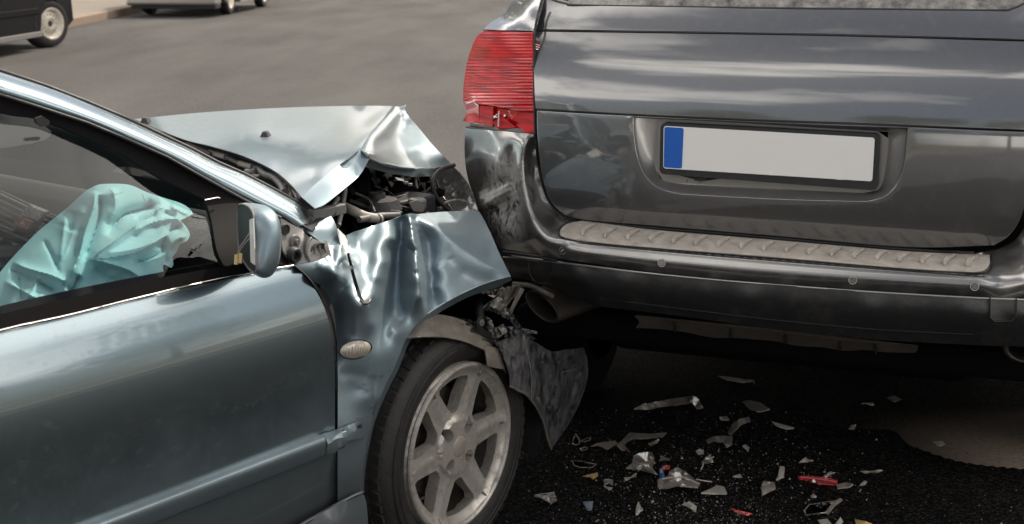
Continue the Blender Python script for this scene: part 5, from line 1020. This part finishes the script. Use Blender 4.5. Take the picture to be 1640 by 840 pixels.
D = [
 ('trim_strip','long beige trim strip with a hooked end lying under the grey bumper','trim',[(1014,656),(1030,648),(1070,640),(1112,634),(1119,640),(1127,654),(1116,654),(1108,645),(1070,650),(1035,657)],mlens,.02),
 ('lamp_frame','bent elbow shaped strip of grey lamp frame on the asphalt','scrap',[(1008,693),(1040,695),(1066,693),(1060,701),(1012,702),(1000,713),(1009,724),(998,721),(989,713)],mbrown,.02),
 ('plastic_shard','dark brown leaf shaped shard left of the elbow shaped strip','shard',[(947,714),(962,709),(986,706),(989,711),(972,719),(960,715)],mbrown,.012),
 ('lens_shard','big crescent shaped piece of dirty headlamp lens','lens piece',[(1003,749),(1012,742),(1015,730),(1025,725),(1042,724),(1060,730),(1073,736),(1058,738),(1047,744),(1044,752),(1053,761),(1038,757),(1020,752)],mlens,.035),
 ('lens_shard','big flat piece of dirty headlamp lens next to the blue chip','lens piece',[(1053,781),(1055,768),(1070,762),(1072,755),(1085,748),(1100,757),(1113,768),(1123,773),(1118,780),(1085,777),(1060,783)],mlens,.03),
 ('plastic_chip','small bright blue plastic chip standing between the lens pieces','chip',[(1057,751),(1063,750),(1062,767),(1056,766)],mbluep,.02),
 ('plastic_chip','small bright red plastic chip behind the blue chip','chip',[(1060,748),(1066,745),(1073,746),(1073,752),(1062,753)],mredp,.02),
 ('lens_shard','pointed pale lens piece right of the two big lens pieces','lens piece',[(1123,789),(1140,782),(1148,777),(1160,780),(1165,791),(1145,790)],mwhite,.02),
 ('plastic_shard','crumpled white clip near the bottom edge below the big lens','shard',[(1091,809),(1104,803),(1116,811),(1115,819),(1104,814),(1098,811)],mwhite,.02),
 ('lens_shard','pale curved lens rim with a notched lower edge','lens piece',[(1131,705),(1140,700),(1158,698),(1173,699),(1172,711),(1163,716),(1158,708),(1145,707),(1135,710)],mlens,.02),
 ('plastic_shard','brown sickle shaped shard under the bumper','shard',[(1165,693),(1172,680),(1185,671),(1200,668),(1202,675),(1188,681),(1178,688),(1171,696)],mbrown,.018),
 ('plastic_shard','dark dusty shard farthest back under the bumper','shard',[(1189,643),(1200,641),(1218,645),(1233,655),(1216,659),(1200,655)],mbrown,.012),
 ('trim_strip','thin pale curved sliver in the shade right of the brown sickle','sliver',[(1236,675),(1250,679),(1272,685),(1262,686.5),(1245,682)],mwhite,.01),
 ('lens_shard','square cream piece with a ridge in the middle of the wreckage','lens piece',[(1220,776),(1223,770),(1240,773),(1243,783),(1222,794)],mlens,.022),
 ('plastic_shard','upright pale bracket left of the red strip','shard',[(1246,763),(1249,747),(1255,747),(1256,766),(1243,768)],mwhite,.02),
 ('lens_shard','long red strip of broken tail lamp lens','lens piece',[(1279,763),(1300,762),(1330,766),(1342,770),(1341,776),(1310,774),(1282,769)],mredp,.018),
 ('plastic_shard','grey oval shard touching the end of the red strip','shard',[(1340,776),(1355,773),(1366,775),(1359,780),(1341,782)],mlens,.01),
 ('trim_strip','long thin white sliver right of the red strip','sliver',[(1377,755),(1395,757),(1414,754),(1405,758.5),(1385,759)],mwhite,.01),
 ('plastic_shard','small white frame behind the red strip','shard',[(1281,741),(1290,732),(1294,736),(1302,737),(1288,741)],mwhite,.018),
 ('trim_strip','bent white sliver leaning over the red strip','sliver',[(1317,763),(1328,758),(1340,757),(1330,761),(1322,766)],mwhite,.018),
 ('plastic_shard','white fan shaped ribbed shard below the torn bumper','shard',[(856,793),(870,795),(888,788),(892,802),(882,806),(870,800)],mlens,.015),
 ('plastic_chip','flat blue grey chip at the bottom left of the wreckage','chip',[(934,804),(950,803),(948,817),(941,816)],mslate,.015),
 ('plastic_shard','white bird shaped shard below the crescent lens','shard',[(1018,824),(1019,812),(1022,803),(1024,810),(1030,818)],mwhite,.02),
 ('plastic_chip','ochre forked clip left of the big lens pieces','clip',[(933,763),(948,759),(957,757),(958,762),(950,766),(945,762)],mbrass,.012),
 ('lens_shard','thin curved red splinter at the bottom edge of the picture','lens piece',[(1171,816),(1185,818),(1206,823),(1198,826),(1178,821)],mredp,.01),
 ('plastic_chip','ochre chip cut off by the bottom edge of the picture','chip',[(1369,832),(1386,835),(1397,839),(1390,846),(1372,845)],mbrass,.014),
 ('plastic_chip','white block at the bottom edge below the clear shard','chip',[(1309,833),(1325,831),(1331,838),(1315,841)],mwhite,.014),
 ('plastic_chip','white wedge at the bottom edge right of the white block','chip',[(1340,839),(1346,828),(1351,836),(1345,842)],mwhite,.02),
 ('bulb_holder','broken cream bulb holder with a dangling wire','bulb holder',[(1124,740),(1130,732),(1139,730),(1142,738),(1131,743)],mlens,.025),
 ('plastic_chip','pale rounded block behind the bulb holder','chip',[(1114,723),(1120,719),(1127,721),(1127,728),(1118,729)],mwhite,.02),
 ('plastic_chip','pale two pronged chip between the curved lens rim and the upright bracket','chip',[(1189,714),(1194,712),(1201,717),(1198,723),(1193,719)],mwhite,.012),
 ('plastic_chip','cream chip lying in the sunlit patch of asphalt','chip',[(1494,708),(1512,706),(1514,712),(1497,714)],mwhite,.012),
 ('plastic_chip','ochre tinted chip on the dim edge of the sunlit patch','chip',[(1359,687),(1363,681),(1372,680),(1370,688)],mlens,.012),
 ('plastic_chip','grey notched block left of the big lens pieces','chip',[(966,769),(974,767),(982,769),(982,776),(976,772),(968,775)],mlens,.014),
 ('plastic_chip','thin white sliver below the grey notched block','chip',[(967,779),(981,781),(980,784),(969,782)],mwhite,.008),
 ('plastic_shard','curved pale sliver in front of the crescent lens','sliver',[(999,765),(1010,764),(1019,757),(1020,759),(1011,766),(1001,768)],mwhite,.012),
 ('plastic_chip','grey triangle below the long arm of the elbow strip','chip',[(1038,710),(1056,704),(1053,710),(1043,713)],mlens,.012),
 ('plastic_chip','narrow white chip above the square cream piece','chip',[(1174,763),(1185,759),(1188,763),(1180,765)],mwhite,.008),
 ('plastic_shard','faint dark sliver deepest in the shade under the car','sliver',[(1150,602),(1170,604),(1208,610),(1190,612),(1165,608)],mbrown,.01),
 ('plastic_chip','white triangle cut from the lens below the upright bracket','chip',[(1298,795),(1303,790),(1308,795)],mwhite,.008) ,
 ('plastic_chip','grey chip under the bumper right of the beige strip','chip',[(1152,668),(1165,667),(1168,672),(1155,672)],mlens,.014),
 ('plastic_shard','pale splinter lying far right in the dark below the bumper','sliver',[(1380,646),(1398,645),(1400,648),(1384,649)],mwhite,.008),
 ('plastic_shard','small dark scrap at the deep shade edge by the sunlit patch','shard',[(1420,637),(1432,634),(1446,641),(1430,643)],mbrown,.012),
 ('plastic_chip','little white spike near the right end of the red strip','chip',[(1378,776),(1384,770),(1389,771),(1386,777)],mwhite,.012),
]
for d in D:
    extra = ()
    if d[0] == 'bulb_holder': extra = (('wire', [(1127,742,.01),(1125,748,.012),(1123,752,.003)], mwhite, .002), ('contact', [(1133,732,.02),(1138,729,.03)], mwhite, .002), ('contact', [(1137,736,.02),(1143,732,.03)], mwhite, .002))
    if 'fan shaped' in d[1]: extra = tuple(('rib', [(858,793,.006),(x, y, .016)], mwhite, .0014) for x, y in ((887,789),(890,796),(891,802),(883,806)))
    if 'crescent' in d[1]: extra = (('ridge', [(1014,737,.03),(1035,750,.034),(1050,759,.02)], mwhite, .002),)
    if 'next to the blue' in d[1]: extra = (('raised_edge', [(1057,768,.02),(1075,765,.03),(1095,765,.032),(1120,775,.015)], mwhite, .0022), ('spike', [(1115,768,.01),(1125,770,.012),(1140,772,.004)], mwhite, .002))
    if 'long red' in d[1]: extra = (('moulded_rib', [(1282,764,.02),(1310,767,.022),(1340,772,.02)], mredp, .0025),)
    shard(*d[:6], rim=None, parts=extra)
shard('glass_shard', 'large clear six sided lens shard with a bright lower edge', 'lens piece', [(1288,818),(1296,809),(1320,805),(1346,801),(1338,813),(1325,822),(1291,825)], mclear, .01, .004, parts=(('bright_edge', [(1288,818,.006),(1291,825,.006),(1325,821,.006),(1346,801,.012)], mwhite, .0022),('broken_edge', [(1346,801,.012),(1335,809,.01),(1325,821,.007)], mlens, .006),('broken_edge', [(1288,818,.006),(1296,809,.005),(1346,801,.01)], mbrown, .0015)))
shard('glass_shard', 'thin clear loop shaped shard right of the torn bumper tip', 'shard', [(917,711),(919,701),(922,695),(928,704),(928,711),(922,713)], mclear, .014, .002, rim=mlens)
shard('glass_shard', 'faint clear curved shard left of the ochre clip', 'shard', [(916,738),(930,739),(945,742),(955,744),(948,749),(930,749),(920,746)], mclear, .01, .002, rim=mbrown)
shard('glass_shard', 'clear small splinters pair right of the torn bumper tip', 'shard', [(930,707),(940,702),(946,701),(945,705),(936,708)], mclear, .01, .002, rim=mlens)
shard('glass_shard', 'clear narrow sliver in front of the loop shaped shard', 'shard', [(929,719),(938,716),(941,717),(940,720),(932,722)], mclear, .008, .002, rim=mlens)
# glass crumbs: far too many to count
cv, cf = [], []
random.seed(99)
def crumb(x, y, s):
    c = G.wld(G.at(x, y, Z, 0)); b = len(cv); rz = random.uniform(0, 6.3)
    for a, k, h in ((0,1,0),(2.0,.8,0),(4.1,.9,0),(1.0,.5,1.0),(3.6,.35,.8)): cv.append((c[0]+s*k*cos(a+rz), c[1]+s*k*sin(a+rz), .001+s*h))
    cf.extend([(b,b+1,b+3),(b+1,b+4,b+3),(b+1,b+2,b+4),(b+2,b,b+4),(b,b+3,b+4)])
for i in range(2400):
    y = 600 + 250*sqrt(random.random()); x = random.choice((random.gauss(1140, 150), random.uniform(830, 1660) if random.random() < .45 else random.gauss(1150, 100), random.gauss(1080, 110))); s = random.choice((.0006,.0008,.001,.0013,.0018,.0026)) * random.uniform(.7, 1.25)
    if random.random() < .045: s *= 1.9
    if y < 660 and random.random() < .75: continue
    crumb(x, y, s)
o = mesh('glass_crumbs', cv, cf, pbr('glass grit', (.5,.48,.44), .25, var=(300,.2), tint2=(.13,.125,.12)), smooth=False); tag(o, 'countless glass crumbs and plastic grit strewn over the dark asphalt', 'broken glass', kind='stuff')
